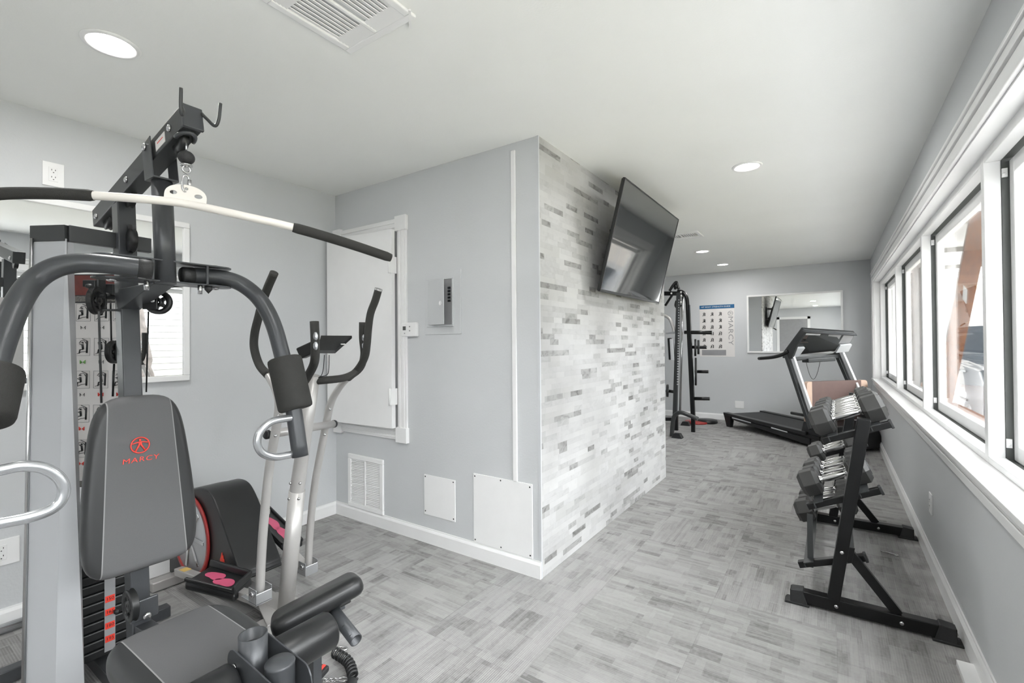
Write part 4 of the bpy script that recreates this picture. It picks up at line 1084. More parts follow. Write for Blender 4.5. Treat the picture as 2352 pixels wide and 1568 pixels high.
def glyph(b, P, w_, h, rnd, r=0.0011):
    """small line drawing: a figure on a machine"""
    def t(*pts, k=1.0): b.tube([P(x*w_, y*h) for x, y in pts], r*k, 5)
    v = rnd.random()
    t((0.78, 0.15), (0.80, 0.85), k=2.6); t((0.80, 0.85), (0.45, 0.98), k=1.0)
    t((0.10, 0.10), (0.45, 0.22), (0.80, 0.25), k=0.9); t((0.25, 0.72), (0.35, 0.85), (0.6, 0.86), (0.72, 0.7), k=0.8)
    x = 0.35+0.2*v
    t((x, 0.72), (x+0.02, 0.78), k=3.0); t((x, 0.66), (x+0.05, 0.36), k=3.2); t((x+0.05, 0.36), (x-0.18, 0.34), (x-0.22, 0.12), k=1.8)
    t((x, 0.62), (x-0.2, 0.55+0.2*v), (x-0.02, 0.60+0.25*(v-0.5)), k=1.2)
rows = [718, 797, 872, 950, 1030]
ill = MB(); frs = MB(); mus_r = MB(); mus_g = MB(); mus_k = MB()
for i, py in enumerate(rows):
    for j in range(3):
        yc_ = (AP(187, py, c00, cn_)-c00).dot(cv_)
        xs_ = 0.016+j*0.071
        w_, h = 0.055, 0.066
        P = lambda x, y, xs_=xs_, yc_=yc_: cp(xs_+x, yc_-0.033+y, 0.0008)
        gb = MB(); glyph(gb, P, w_, h, rnd); gb.build('exercise_drawing', M_ink, chart)
        for a0, a1 in (((0, 0), (w_, 0)), ((w_, 0), (w_, h)), ((w_, h), (0, h)), ((0, h), (0, 0))): frs.tube([P(*a0), P(*a1)], 0.0006, 4)
        yc2 = yc_-0.058; M_ = (mus_k, mus_k, mus_k) if i == 0 else ((mus_g, mus_k, mus_k) if i == 1 else ((mus_k, mus_r, mus_r) if i == 2 else (mus_r, mus_r, mus_k)))
        mm = M_[j]; kk = 2.8 if mm is not mus_k else 1.0
        for s in (-1, 1): mm.tube([cp(xs_+w_/2+s*0.003, yc2-0.002, 0.0008), cp(xs_+w_/2+s*0.009, yc2+0.006, 0.0008), cp(xs_+w_/2+s*0.008, yc2-0.006, 0.0008)], 0.0009*kk, 5)
frs.build('drawing_frames', M_inkg, chart); mus_r.build('red_muscle_icons', M_red, chart); mus_g.build('green_muscle_icon', M_green, chart); mus_k.build('small_icons', M_ink, chart)

# ---- accessories on the carpet under the leg station
fp = lambda px, py, z=0.01: AZ(px, py, z)
def coil(p0, p1, p2, r, turns, wr):
    base_ = cr([p0, p1, p2], 40); n = turns*14; out = []
    for k in range(n):
        t_ = k/(n-1)*(len(base_)-1); i = min(int(t_), len(base_)-2); f = t_-i
        c = base_[i].lerp(base_[i+1], f); d = (base_[i+1]-base_[i]).normalized(); u, v, _ = basis(d); a = 2*pi*turns*k/n
        out.append(c+u*r*cos(a)+v*r*sin(a))
    return out
b = MB(); b.tube(coil(fp(768, 1497, 0.03), fp(800, 1520, 0.03), fp(812, 1556, 0.03), 0.016, 10, 0), 0.0052, 8)
cb_ = thing('coiled_cord', fp(795, 1520, 0), 'black coiled cord curling over the carpet below the leg rollers', 'cord')
b.build('coil', M_black, cb_)
b = MB(); c = fp(808, 1566, 0.02); b.tube([c, c+V((0.06, -0.08, 0))], 0.020, 18); b.build('end_sleeve', M_rubber, cb_)
b = MB(); p = fp(781, 1490, 0.02); b.tube([p+Rv*0.028*cos(a)+V((0.0, 0.0, 0.0))+V((-.564, .826, 0))*0.012*sin(a) for a in [2*pi*k/24 for k in range(24)]], 0.005, 8, closed=True)
tag(b.build('steel_ring', M_chrome, origin=p-V((0, 0, 0.02))), 'flattened chrome ring on the carpet just right of the black leg roller', 'ring')
st = thing('ankle_strap', fp(712, 1560, 0), 'black ankle strap with red stitching and chain ring on the carpet under the leg station', 'ankle strap')
b = MB(); a0 = fp(745, 1530, 0.03); a1 = fp(705, 1575, 0.02); sd = (a1-a0).normalized(); b.obox((a0+a1)/2+sd*0.05, (a1-a0)/2+sd*0.05, V((sd.y, -sd.x, 0))*0.026, V((0, 0, 0.012))); b.build('strap', M_rubber, st, bevel=0.008, bseg=3)
b = MB(); b.obox(a0+sd*0.035+V((0.008, 0, 0.014)), sd*0.03, V((sd.y, -sd.x, 0))*0.007, V((0, 0, 0.002))); b.build('red_patch', M_red, st, bevel=0.002)
def chain(pts, mat, parent, name='chain_link'):
    for i in range(len(pts)-1):
        c = (pts[i]+pts[i+1])/2; d = (pts[i+1]-pts[i]); L = d.length*0.68; d.normalize(); s = V((0, 0, 1)).cross(d).normalized() if i % 2 else V((0, 0, 1))
        b = MB(); b.tube([c+d*(L*cos(a))+s*(0.0065*sin(a)) for a in [2*pi*k/14 for k in range(14)]], 0.0021, 6, closed=True); b.build(name, mat, parent)
ch = thing('chain', fp(762, 1560, 0), 'short silver chain with snap hooks on the carpet beside the coiled cord', 'chain')
cp0 = fp(742, 1562, 0.016); cp1 = fp(778, 1560, 0.012)
chain([cp0.lerp(cp1, k/6) for k in range(7)], M_chrome, ch)
b = MB(); b.tube([cp1+V((.826, .564, 0))*(0.018*cos(a)+0.015)+V((-.564, .826, 0))*0.010*sin(a) for a in [2*pi*k/20 for k in range(20)]], 0.0038, 8, closed=True); b.build('snap_hook', M_chrome, ch)
p = fp(668, 1572, 0.0); b = MB(); b.obox(p+V((0, 0, 0.012)), V((.826, .564, 0))*0.05, V((-.564, .826, 0))*0.06, V((0, 0, 0.012)))
tag(b.build('cream_box', M_cream, origin=p, bevel=0.002), 'flat cream box on the carpet under the leg station, at the bottom edge', 'box')

# ================================================================== ELLIPTICAL TRAINER
EY = 1.20
el = thing('elliptical_trainer', (-2.35, EY, 0), 'silver and black elliptical trainer with pink-marked pedals in the corner behind the home gym', 'exercise machine')
def E(px, py, y): return AY(px, py, y)
cb0 = E(655, 1388, EY); cb0.z = 0.04
c1_ = E(683, 1120, EY); c2_ = E(700, 1000, EY); c3_ = E(722, 862, EY)
MB().tube([cb0, cb0.lerp(c1_, 0.98)], 0.0345, 32).build('lower_column', M_silver, el)
b = MB(); b.tube([cb0.lerp(c1_, 0.86), c1_, c2_, c3_], [0.031, 0.031, 0.029, 0.024], 32); uc = b.build('upper_column', M_silver, el)
dcol = (c1_-cb0).normalized()
for f in (0.90, 1.02):
    for s in (-1, 1):
        p = cb0+(c1_-cb0)*(f+0.03); bolt(uc, p+Rv*(0.020*s)-Fv*0.024, Rv*s*0.6-Fv*0.8, 0.007)
# base frame
b = MB(); bx0 = -2.95; b.beam((bx0, EY, 0.045), (cb0.x+0.06, EY, 0.045), 0.09, 0.045); b.beam((cb0.x+0.02, EY-0.26, 0.03), (cb0.x+0.02, EY+0.26, 0.03), 0.07, 0.05); b.beam((bx0+0.03, EY-0.25, 0.03), (bx0+0.03, EY+0.25, 0.03), 0.06, 0.05)
b.build('base_frame', M_silver, el, bevel=0.006)
b = MB(); b.hexa([(cb0.x-0.16, EY-0.05, 0.06), (cb0.x+0.07, EY-0.12, 0.055), (cb0.x+0.07, EY+0.10, 0.055), (cb0.x-0.16, EY+0.05, 0.06), (cb0.x-0.16, EY-0.05, 0.068), (cb0.x+0.07, EY-0.12, 0.063), (cb0.x+0.07, EY+0.10, 0.063), (cb0.x-0.16, EY+0.05, 0.068)])
b.build('mounting_plate', M_silver, el, bevel=0.002)
# flywheel housing
def hp_(px, py): return E(px, py, EY-0.10)
hous = [(438, 1124), (460, 1120), (480, 1130), (496, 1160), (512, 1205), (530, 1258), (545, 1302), (551, 1326), (540, 1338), (420, 1326), (360, 1290), (345, 1220), (365, 1160), (402, 1132)]
P = cr([hp_(*q) for q in hous], 4, closed=True)
b = MB(); b.prism(P, (0, 0.20, 0), True); b.build('flywheel_housing', M_black, el, bevel=0.018, bseg=3)
wc = E(440, 1230, EY-0.104); wr = 0.165
top_ = E(452, 1146, EY-0.104); wr = (top_-wc).length
b = MB(); b.lathe(wc, (0, -1, 0), [(wr*0.90, 0), (wr*0.90, 0.010), (wr, 0.010), (wr, 0.0)], 48, closed=True); b.build('red_rim', M_redd, el)
b = MB(); b.lathe(wc, (0, -1, 0), [(wr*0.90, 0.002), (wr*0.90, 0.006), (wr*0.4, 0.008), (1e-5, 0.010)], 48); dk = b.build('wheel_disc', M_shroud, el)
b = MB()
for k in range(7):
    a = 2*pi*k/7; d = V((cos(a), 0, sin(a))); b.obox(wc+d*wr*0.5+V((0, -0.0115, 0)), d*wr*0.28, d.cross(V((0, 1, 0)))*wr*0.05, V((0, 0.002, 0)))
b.build('disc_spoke', M_chrome, dk, bevel=0.003); 
b = MB(); b.lathe(wc, (0, -1, 0), [(0.024, 0.008), (0.024, 0.02), (0.014, 0.026), (1e-5, 0.026)], 20); b.build('red_hub', M_redd, dk)
fl = E(512, 1292, EY-0.102); b = MB()
b.prism([fl+V((x*0.001, 0, z*0.001)) for x, z in ((-22, -22), (-26, 10), (-14, 34), (-6, 50), (-4, 24), (4, 38), (8, 12), (14, 22), (18, -4), (22, -24))], (0, -0.002, 0)); b.build('flame_decal', M_redl, el)
# crank arms + pedal arms + pedals
def pedal_unit(y, inner, pts_pedal, zoff, bar_a, bar_b, sgn):
    b = MB(); b.beam(bar_a, bar_b, 0.035, 0.045); pa_ = b.build('pedal_arm', M_silver, el, bevel=0.003)
    return pa_
# near pedal
na = E(410, 1305, EY-0.16)-V((0, 0, 0.012)); nb2 = E(598, 1372, EY-0.17)-V((0, 0, 0.012))
b = MB(); b.beam(na, nb2, 0.04, 0.035); b.build('pedal_arm', M_silver, el, bevel=0.003)
zp = 0.235
def Z(px, py, z): return AZ(px, py, z)
def pedal(corners, th, name, wall_h):
    """corners: four top corners, deep tray with raised toe wall"""
    c = [V(q) for q in corners]; dn = V((0, 0, -th))
    b = MB(); b.hexa([q+dn for q in c]+c)
    cen = sum(c, V((0, 0, 0)))/4
    ob = b.build('pedal', M_black, el, bevel=0.014, bseg=3)
    b = MB()
    for i, hgt_ in ((0, wall_h), (1, wall_h), (2, wall_h*0.5)):
        p, q = c[i], c[(i+1) % 4]; inn = (cen-(p+q)/2); inn.z = 0; inn.normalize()
        b.hexa([p, q, q+inn*0.02, p+inn*0.02, p+V((0, 0, hgt_)), q+V((0, 0, hgt_)), q+inn*0.016+V((0, 0, hgt_)), p+inn*0.016+V((0, 0, hgt_))])
    b.build('pedal_rim', M_black, ob, bevel=0.005)
    return ob, c
def blob(ob, c, u0, v0, su, sv, rot):
    """anti-slip footprint decal"""
    O = c[0]; U_ = (c[1]-c[0]); V__ = (c[3]-c[0]); pts = []
    for k in range(20):
        a = 2*pi*k/20; r_ = 1+0.22*cos(2*a+0.6)+0.10*sin(3*a)
        x, y = r_*cos(a)*su, r_*sin(a)*sv; x, y = x*cos(rot)-y*sin(rot), x*sin(rot)+y*cos(rot)
        pts.append(O+U_*(u0+x)+V__*(v0+y)+V((0, 0, 0.0005)))
    MB().prism(pts, (0, 0, 0.0015)).build('pink_grip', M_pink, ob)
# near pedal corners: (rear-far) (front-far) (front-near) (rear-near)
zp = 0.215
ob, c = pedal([Z(487, 1296, zp), Z(580, 1324, zp), Z(538, 1364, zp), Z(422, 1335, zp)], 0.04, 'p', 0.030)
blob(ob, c, 0.38, 0.42, 0.16, 0.22, 0.5); blob(ob, c, 0.68, 0.55, 0.17, 0.22, 0.2)
yf_ = EY+0.17
la_ = na.lerp(nb2, 0.10)+V((0, 0, 0.019)); MB().obox(la_, (nb2-na).normalized()*0.03, V((0, 0.017, 0)), V((0, 0, 0.001))).build('caution_label', M_yel, el)
fa = E(606, 1200, EY+0.20); fb = E(705, 1306, EY+0.18)
b = MB(); b.beam(E(568, 1136, EY+0.20), E(612, 1178, EY+0.20), 0.045, 0.03); b.build('pedal_arm_end', M_silver, el, bevel=0.003)
b = MB(); b.beam(fa, fb, 0.04, 0.03); b.build('pedal_arm', M_silver, el, bevel=0.003)
b = MB(); b.tube([E(548, 1138, EY+0.10), E(585, 1180, EY+0.10)], 0.013, 14); b.tube([E(583, 1178, EY+0.10), E(600, 1200, EY+0.10)], 0.020, 14); b.build('link_rod', M_steel, el)
b = MB(); b.obox(E(562, 1137, EY+0.13), (0.035, 0, -0.012), (0, 0.025, 0), (0.008, 0, 0.025)); b.build('hinge_bracket', M_silver, el, bevel=0.003)
zq = lambda px, py, y: E(px, py, y)
ob, c = pedal([E(620, 1165, EY+0.27), E(697, 1241, EY+0.27), E(648, 1252, EY+0.13), E(603, 1206, EY+0.13)], 0.035, 'p', 0.012)
blob(ob, c, 0.22, 0.52, 0.14, 0.26, 0.3); blob(ob, c, 0.52, 0.50, 0.15, 0.26, 0.2)
# yoke brackets at the foot of the moving arms
def yoke(p, y):
    b = MB()
    for s in (-1, 1): b.obox(p+V((0, s*0.032, 0.0)), V((0.030, 0, 0)), V((0, 0.002, 0)), V((0, 0, 0.032)))
    b.obox(p+V((0.028, 0, -0.008)), V((0.002, 0, 0)), V((0, 0.034, 0)), V((0, 0, 0.024))); b.obox(p+V((-0.03, 0, -0.026)), V((0.06, 0, 0)), V((0, 0.034, 0)), V((0, 0, 0.003)))
    yk = b.build('arm_yoke', M_steel, el, bevel=0.002)
    for s in (-1, 1): bolt(yk, p+V((0, s*0.034, 0.008)), (0, s, 0), 0.014)
yn = EY-0.17; yfar = EY+0.17
yoke(E(598, 1362, yn), yn); yoke(E(708, 1300, yfar), yfar)
# crossbar pivot
xb0 = E(604, 1000, yn-0.045); xb1 = E(772, 972, yfar+0.045)
xa = (E(610, 999, yn).x+E(765, 973, yfar).x)/2
pz = (E(640, 990, yn).z+E(740, 978, yfar).z)/2
q0_ = AY(612, 998, yn-0.02); q1_ = AY(768, 973, yfar+0.03)
b = MB(); b.cyl(q0_, q1_, 0.0175, 20); xbar = b.build('pivot_crossbar', M_silver, el)
for q, d in ((q0_, q0_-q1_), (q1_, q1_-q0_)):
    b = MB(); b.lathe(q, d, [(0.0185, -0.01), (0.0185, 0.002), (0.012, 0.005), (1e-5, 0.005)], 18); b.build('end_cap', M_black, xbar)
# moving arms
near_pts = [(597, 1362), (600, 1290), (606, 1200), (618, 1080), (634, 985), (641, 930), (632, 892), (612, 856)]
far_pts = [(708, 1302), (712, 1220), (722, 1120), (740, 1020), (752, 960), (762, 920), (784, 884), (806, 862)]
def fanY(y, y2, n): return [y+(y2-y)*i/(n-1) for i in range(n)]
for pts, y, ys, grip, nm in ((near_pts, yn, yn, [(616, 862), (596, 838), (584, 800), (585, 765), (594, 728), (604, 690), (616, 658), (630, 626)], 'n'),
                      (far_pts, yfar, yfar, [(800, 868), (822, 848), (838, 820), (843, 790), (846, 755), (851, 720), (862, 690), (869, 666)], 'f')):
    P = cr([E(a, c_, y) for a, c_ in pts], 6)
    rr = [0.0175 if i < len(P)*0.62 else 0.0175-0.004*(i-len(P)*0.62)/(len(P)*0.38) for i in range(len(P))]
    ma = MB().tube(P, rr, 24).build('moving_arm', M_silver, el)
    Q = cr([E(a, c_, y) for a, c_ in grip], 6)
    MB().tube(Q, 0.0165, 22).build('foam_grip', M_foam, ma)
    if nm == 'f':
        MB().tube([Q[-1]-(Q[-1]-Q[-2])*0.2, Q[-1]+(Q[-1]-Q[-2]).normalized()*0.006], 0.0172, 18).build('grip_end', M_chrome, ma)
    j = P[int(len(P)*0.62)]
    for k_ in (0.55, 0.64, 0.48):
        bolt(ma, P[int(len(P)*k_)]-Fv*0.013+Rv*0.008, -Fv+Rv*0.6, 0.007)
# fixed handlebar
hb = cr([E(722, 738, EY-0.14), E(724, 790, EY-0.14), E(722, 832, EY-0.13), E(708, 862, EY-0.10), E(700, 876, EY-0.05)], 6)
hb2 = cr([E(690, 876, EY-0.03), E(745, 873, EY+0.03), E(795, 866, EY+0.12), E(826, 846, EY+0.18), E(836, 815, EY+0.20), E(833, 775, EY+0.20), E(833, 740, EY+0.20)], 6)
for P, cc in ((hb, (735, 782, EY-0.155)), (hb2, (843, 782, EY+0.185))):
    h_ = MB().tube(P, 0.0165, 22).build('fixed_handlebar', M_foam, el)
for (px, py, y) in ((728, 783, EY-0.14), (838, 785, EY+0.20)):
    c = E(px, py, y)-Fv*0.0125
    for dz, nm in ((0.018, 1), (-0.018, -1)):
        b = MB(); b.lathe(c+V((0, 0, dz)), -Fv, [(0.0095, 0), (0.008, 0.0025), (1e-5, 0.004)], 20)
        for vi in range(len(b.v)):
            q = b.v[vi]-(c+V((0, 0, dz))); b.v[vi] = c+V((0, 0, dz))+V((q.x, q.y, q.z*1.8))
        b.build('pulse_sensor', M_steel, el)
MB().cyl(E(718, 874, EY), E(738, 872, EY+0.04), 0.020, 18).build('handlebar_clamp', M_silver, el)
# console tray seen from below
k = [E(738, 776, EY-0.08), E(808, 777, EY+0.12)]
ca, cb2, cc, cd_ = AT(737, 777, 2.0), AT(809, 777, 2.14), AT(770, 812, 2.0), AT(728, 812, 1.92)
b = MB(); upn = V((0, 0, 0.014)); b.hexa([ca, cb2, cc, cd_, ca+upn, cb2+upn, cc+upn, cd_+upn]); cons = b.build('console', M_black, el, bevel=0.003)
b = MB(); b.beam(AT(690, 812, 2.02), AT(738, 790, 2.02), 0.05, 0.05); b.build('console_neck', M_black, el, bevel=0.006)
for px, py in ((788, 789), (762, 810)):
    b = MB(); b.lathe(AT(px, py, 2.03), (0, 0, -1), [(0.010, 0), (0.010, 0.004), (1e-5, 0.005)], 14); b.build('console_foot', M_white, cons)
b = MB(); b.tube(cr([AT(745, 815, 2.0), AT(742, 850, 2.02), AT(734, 866, 2.03), AT(714, 868, 2.03)], 5), 0.0016, 6); b.tube(cr([AT(756, 815, 2.02), AT(755, 850, 2.04), AT(748, 862, 2.04), AT(720, 866, 2.04)], 5), 0.0016, 6); b.build('console_wire', M_ink, cons)

# ================================================================== DUMBBELL RACK
rk = thing('dumbbell_rack', (0.1, 3.3, 0), 'black three-tier steel dumbbell rack standing along the window wall', 'dumbbell rack')
RY = [2.68, 3.93]
topx, botx = 0.115, -0.010
def upx(z): return botx+(topx-botx)*(z-0.05)/0.86
for i, y in enumerate(RY):
    b = MB(); b.beam((-0.185, y, 0.040), (0.415, y, 0.040), 0.05, 0.055, up=V((0, 0, 1))); ft = b.build('foot_beam', M_blackm, rk, bevel=0.003)
    for x, s in ((-0.185, -1), (0.415, 1)):
        b = MB(); b.hexa([(x+0.0*s, y-0.032, 0.0), (x-0.075*s, y-0.032, 0.0), (x-0.075*s, y+0.032, 0.0), (x+0.0*s, y+0.032, 0.0), (x-0.005*s, y-0.03, 0.068), (x-0.055*s, y-0.03, 0.074), (x-0.055*s, y+0.03, 0.074), (x-0.005*s, y+0.03, 0.068)])
        b.hexa([(x+0.025*s, y-0.034, 0.0), (x-0.08*s, y-0.034, 0), (x-0.08*s, y+0.034, 0), (x+0.025*s, y+0.034, 0), (x+0.015*s, y-0.034, 0.012), (x-0.08*s, y-0.034, 0.012), (x-0.08*s, y+0.034, 0.012), (x+0.015*s, y+0.034, 0.012)])
        b.build('rubber_foot', M_rubber, ft, bevel=0.003)
    b = MB(); b.beam((botx, y, 0.065), (topx, y, 0.915), 0.05, 0.062, up=V((0, 1, 0))); b.build('upright', M_blackm, rk, bevel=0.003)
    b = MB(); b.beam((upx(0.30)+0.02, y, 0.30), (0.225, y, 0.065), 0.04, 0.030, up=V((0, 1, 0))); b.build('diagonal_brace', M_blackm, rk, bevel=0.002)
    b = MB(); z = 0.29; b.obox((upx(z)+0.008, y-0.027, z), (0.035, 0, 0.0), (0, 0.002, 0), (0.006, 0, 0.035)); gp = b.build('gusset_plate', M_blackm, rk, bevel=0.001)
    for x, z in ((upx(0.29), 0.295), (0.0, 0.04), (0.235, 0.04)): bolt(gp, (x, y-0.029, z), (0, -1, 0), 0.009)
# slanted shelf carriers: (front point, back point) at the near end
tiers = [((-0.045, 0.790), (0.215, 0.895)), ((-0.110, 0.462), (0.175, 0.590)), ((-0.150, 0.170), (0.115, 0.270))]
for ti, ((xa_, za), (xb_, zb2)) in enumerate(tiers):
    d = V((xb_-xa_, 0, zb2-za)).normalized(); n = V((-d.z, 0, d.x))
    for y in RY:
        yy = y+0.04*(1 if y < 3 else -1)
        b = MB(); b.beam((xa_, yy, za), (xb_, yy, zb2), 0.03, 0.034, up=V((0, 1, 0))); cb3 = b.build('shelf_carrier', M_blackm, rk, bevel=0.003)
        b = MB(); b.obox(V((xb_, yy, zb2)), d*0.006, V((0, 0.018, 0)), n*0.020); b.build('end_cap', M_rubber, cb3, bevel=0.003)
    for f in (0.18, 0.80):
        p = V((xa_, 0, za)).lerp(V((xb_, 0, zb2)), f)+n*0.016
        b = MB(); b.obox((p.x, (RY[0]+RY[1])/2, p.z), d*0.020, V((0, (RY[1]-RY[0])/2, 0)), n*0.0018);
        b.obox(V((p.x, (RY[0]+RY[1])/2, p.z))-d*0.020-n*0.010, d*0.0016, V((0, (RY[1]-RY[0])/2, 0)), n*0.012)
        b.build('shelf_rail', M_dgrey2, rk)
# hanging bar straps under the middle and low tiers
for (x, z0, z1) in ((-0.11, 0.16, 0.42),):
    b = MB(); b.box((x-0.004, 2.735, z0), (x+0.02, 2.741, z1)); b.build('end_strap', M_dgrey2, rk)

def dumbbell(pos, axis, r, hl, grip, name='dumbbell', label='', group='hex dumbbells on the rack'):
    """local mesh along +X; r = hexagon radius, hl = head length, grip = half handle"""
    t = bpy.data.objects.new(name, None); col.objects.link(t); t.empty_display_size = 0.05
    t['category'] = 'dumbbell'; t['label'] = label; t['group'] = group; t['_base'] = (0, 0, 0)
    for s in (-1, 1):
        b = MB(); o = len(b.v); rings = [(grip*s, r*0.80), ((grip+hl*0.16)*s, r), ((grip+hl*0.80)*s, r), ((grip+hl)*s, r*0.72)]
        for x, q in rings:
            for k in range(6): a = pi/6+pi/3*k+pi/6; b.v.append(V((x, q*cos(a), q*sin(a))))
        for i in range(3):
            for k in range(6):
                l = (k+1) % 6; f = [i*6+k, i*6+l, (i+1)*6+l, (i+1)*6+k]; b._f(f if s > 0 else f[::-1])
        b._f([0, 5, 4, 3, 2, 1] if s > 0 else [0, 1, 2, 3, 4, 5]); b._f([18+k for k in range(6)] if s > 0 else [23-k for k in range(6)])
        hd = b.build('hex_head', M_hex, t, bevel=0.003)
        b = MB(); b.lathe(((grip+hl)*s, 0, 0), (s, 0, 0), [(r*0.45, -0.004), (r*0.45, 0.002), (r*0.36, 0.003), (1e-5, 0.003)], 24); b.build('end_disc', M_rubber, hd)
    prof = []
    for k in range(21):
        x = -grip+2*grip*k/20; prof.append((0.0135+0.0045*cos(pi*x/(2*grip)) if abs(x) < grip*0.78 else (0.019 if abs(x) > grip*0.88 else 0.014), x))
    MB().lathe((0, 0, 0), (1, 0, 0), prof, 24).build('handle', M_chrome, t)
    place(t, pos, axis); return t
def place(t, pos, axis):
    a = V(axis).normalized(); y_ = V((0, 1, 0)); y_ = (y_-a*y_.dot(a)).normalized(); z_ = a.cross(y_)
    mm = Matrix((a, y_, z_)).transposed().to_4x4(); mm.translation = V(pos); t.matrix_world = mm
def copy_tree(o, parent=None):
    c = o.copy(); col.objects.link(c)
    if parent is not None: c.parent = parent
    for chd in list(o.children): copy_tree(chd, c)
    return c
sizes = [dumbbell((0, -50-i, 0), (1, 0, 0), r, hl, 0.066) for i, (r, hl) in enumerate(((0.070, 0.088), (0.062, 0.078), (0.055, 0.068), (0.047, 0.058)))]
used = [False]*4
dist = ['nearest', 'second', 'third', 'fourth', 'fifth', 'sixth', 'seventh', 'eighth']
rad = (0.070, 0.062, 0.055, 0.047)
def shelf_db(ti, y, k, label):
    (xa_, za), (xb_, zb2) = tiers[ti]; d = V((xb_-xa_, 0, zb2-za)).normalized(); n = V((-d.z, 0, d.x))
    c = V((xa_, 0, za)).lerp(V((xb_, 0, zb2)), 0.49)+n*(0.0185+rad[k]*0.868)
    if used[k]: t = copy_tree(sizes[k])
    else: t = sizes[k]; used[k] = True
    t['label'] = label; place(t, (c.x, y, c.z), d); return t
y = 2.785
for i, k in enumerate((0, 0, 1, 1, 1, 2, 2, 3)):
    shelf_db(0, y, k, '%s hex dumbbell along the top tier of the rack, %s' % ('large grey' if k == 0 else ('grey' if k < 3 else 'small grey'),
             ['nearest the camera', 'second from the near end', 'third from the near end', 'fourth from the near end', 'fifth from the near end', 'third from the far end', 'second from the far end', 'at the far end'][i]))
    y += (0.146, 0.140, 0.130, 0.128, 0.122, 0.115, 0.108, 0.1)[i]
for y, k, w_ in ((2.84, 0, 'nearest the camera'), (2.99, 1, 'second from the near end'), (3.125, 1, 'third from the near end'), (3.255, 2, 'fourth from the near end'), (3.62, 1, 'just beyond the gap'), (3.76, 2, 'at the far end')):
    shelf_db(1, y, k, 'grey hex dumbbell on the middle tier of the rack, %s' % w_)
for y, k, w_ in ((3.34, 0, 'nearest the camera'), (3.49, 1, 'second from the near end'), (3.62, 1, 'third from the near end'), (3.75, 2, 'at the far end')):
    shelf_db(2, y, k, 'dark hex dumbbell on the bottom tier of the rack, %s' % w_)
# bottom-tier dumbbells sit on the same rails

# ================================================================== TREADMILL
N0 = V((-1.35, 7.60, 0)); ta = V((0.735, -0.678, 0)).normalized(); tb_ = V((-ta.y, ta.x, 0))
tm = thing('treadmill', N0+ta*0.8+tb_*0.3, 'black and grey treadmill in the far corner below the far wall mirror', 'treadmill')
def T(s, w_, z): return N0+ta*s+tb_*w_+V((0, 0, z))
def TN(px, py, off=0.0): return AP(px, py, N0+tb_*off, tb_)
b = MB(); b.hexa([T(0.03, 0.03, 0.13), T(1.62, 0.03, 0.10), T(1.62, 0.70, 0.10), T(0.03, 0.70, 0.13), T(0.03, 0.03, 0.185), T(1.62, 0.03, 0.155), T(1.62, 0.70, 0.155), T(0.03, 0.70, 0.185)])
b.build('deck_frame', M_blackm, tm, bevel=0.004)
b = MB(); b.hexa([T(0.03, 0.10, 0.18), T(1.35, 0.10, 0.16), T(1.35, 0.63, 0.16), T(0.03, 0.63, 0.18), T(0.03, 0.10, 0.195), T(1.35, 0.10, 0.170), T(1.35, 0.63, 0.170), T(0.03, 0.63, 0.195)])
b.build('running_belt', M_rubber, tm, bevel=0.006)
for w_ in (0.0, 0.64):
    b = MB(); b.hexa([T(-0.02, w_, 0.165), T(1.45, w_, 0.14), T(1.45, w_+0.09, 0.14), T(-0.02, w_+0.09, 0.165), T(-0.03, w_, 0.205), T(1.45, w_, 0.180), T(1.45, w_+0.09, 0.180), T(-0.03, w_+0.09, 0.205)])
    sr = b.build('side_rail', M_black, tm, bevel=0.006)
    b = MB(); b.hexa([T(0.02, w_+0.02, 0.0), T(0.10, w_+0.02, 0.0), T(0.10, w_+0.07, 0.0), T(0.02, w_+0.07, 0.0), T(-0.03, w_+0.01, 0.17), T(0.12, w_+0.01, 0.17), T(0.12, w_+0.08, 0.17), T(-0.03, w_+0.08, 0.17)])
    b.build('rear_foot', M_black, sr, bevel=0.004)
    b = MB(); b.hexa([T(0.16, w_+0.015, 0.120), T(1.5, w_+0.015, 0.03), T(1.5, w_+0.07, 0.03), T(0.16, w_+0.07, 0.120), T(0.16, w_+0.015, 0.150), T(1.5, w_+0.015, 0.110), T(1.5, w_+0.07, 0.110), T(0.16, w_+0.07, 0.150)])
    b.build('side_skirt', M_black, sr, bevel=0.003)
    for s0, s1 in ((0.17, 0.55), (0.92, 1.18)):
        b = MB(); b.hexa([T(s0, w_-0.002, 0.150-0.02*s0), T(s1, w_-0.002, 0.148-0.02*s1), T(s1, w_+0.004, 0.148-0.02*s1), T(s0, w_+0.004, 0.150-0.02*s0), T(s0, w_-0.002, 0.166-0.02*s0), T(s1, w_-0.002, 0.158-0.02*s1), T(s1, w_+0.004, 0.158-0.02*s1), T(s0, w_+0.004, 0.166-0.02*s0)])
        b.build('silver_stripe', M_lite, sr)
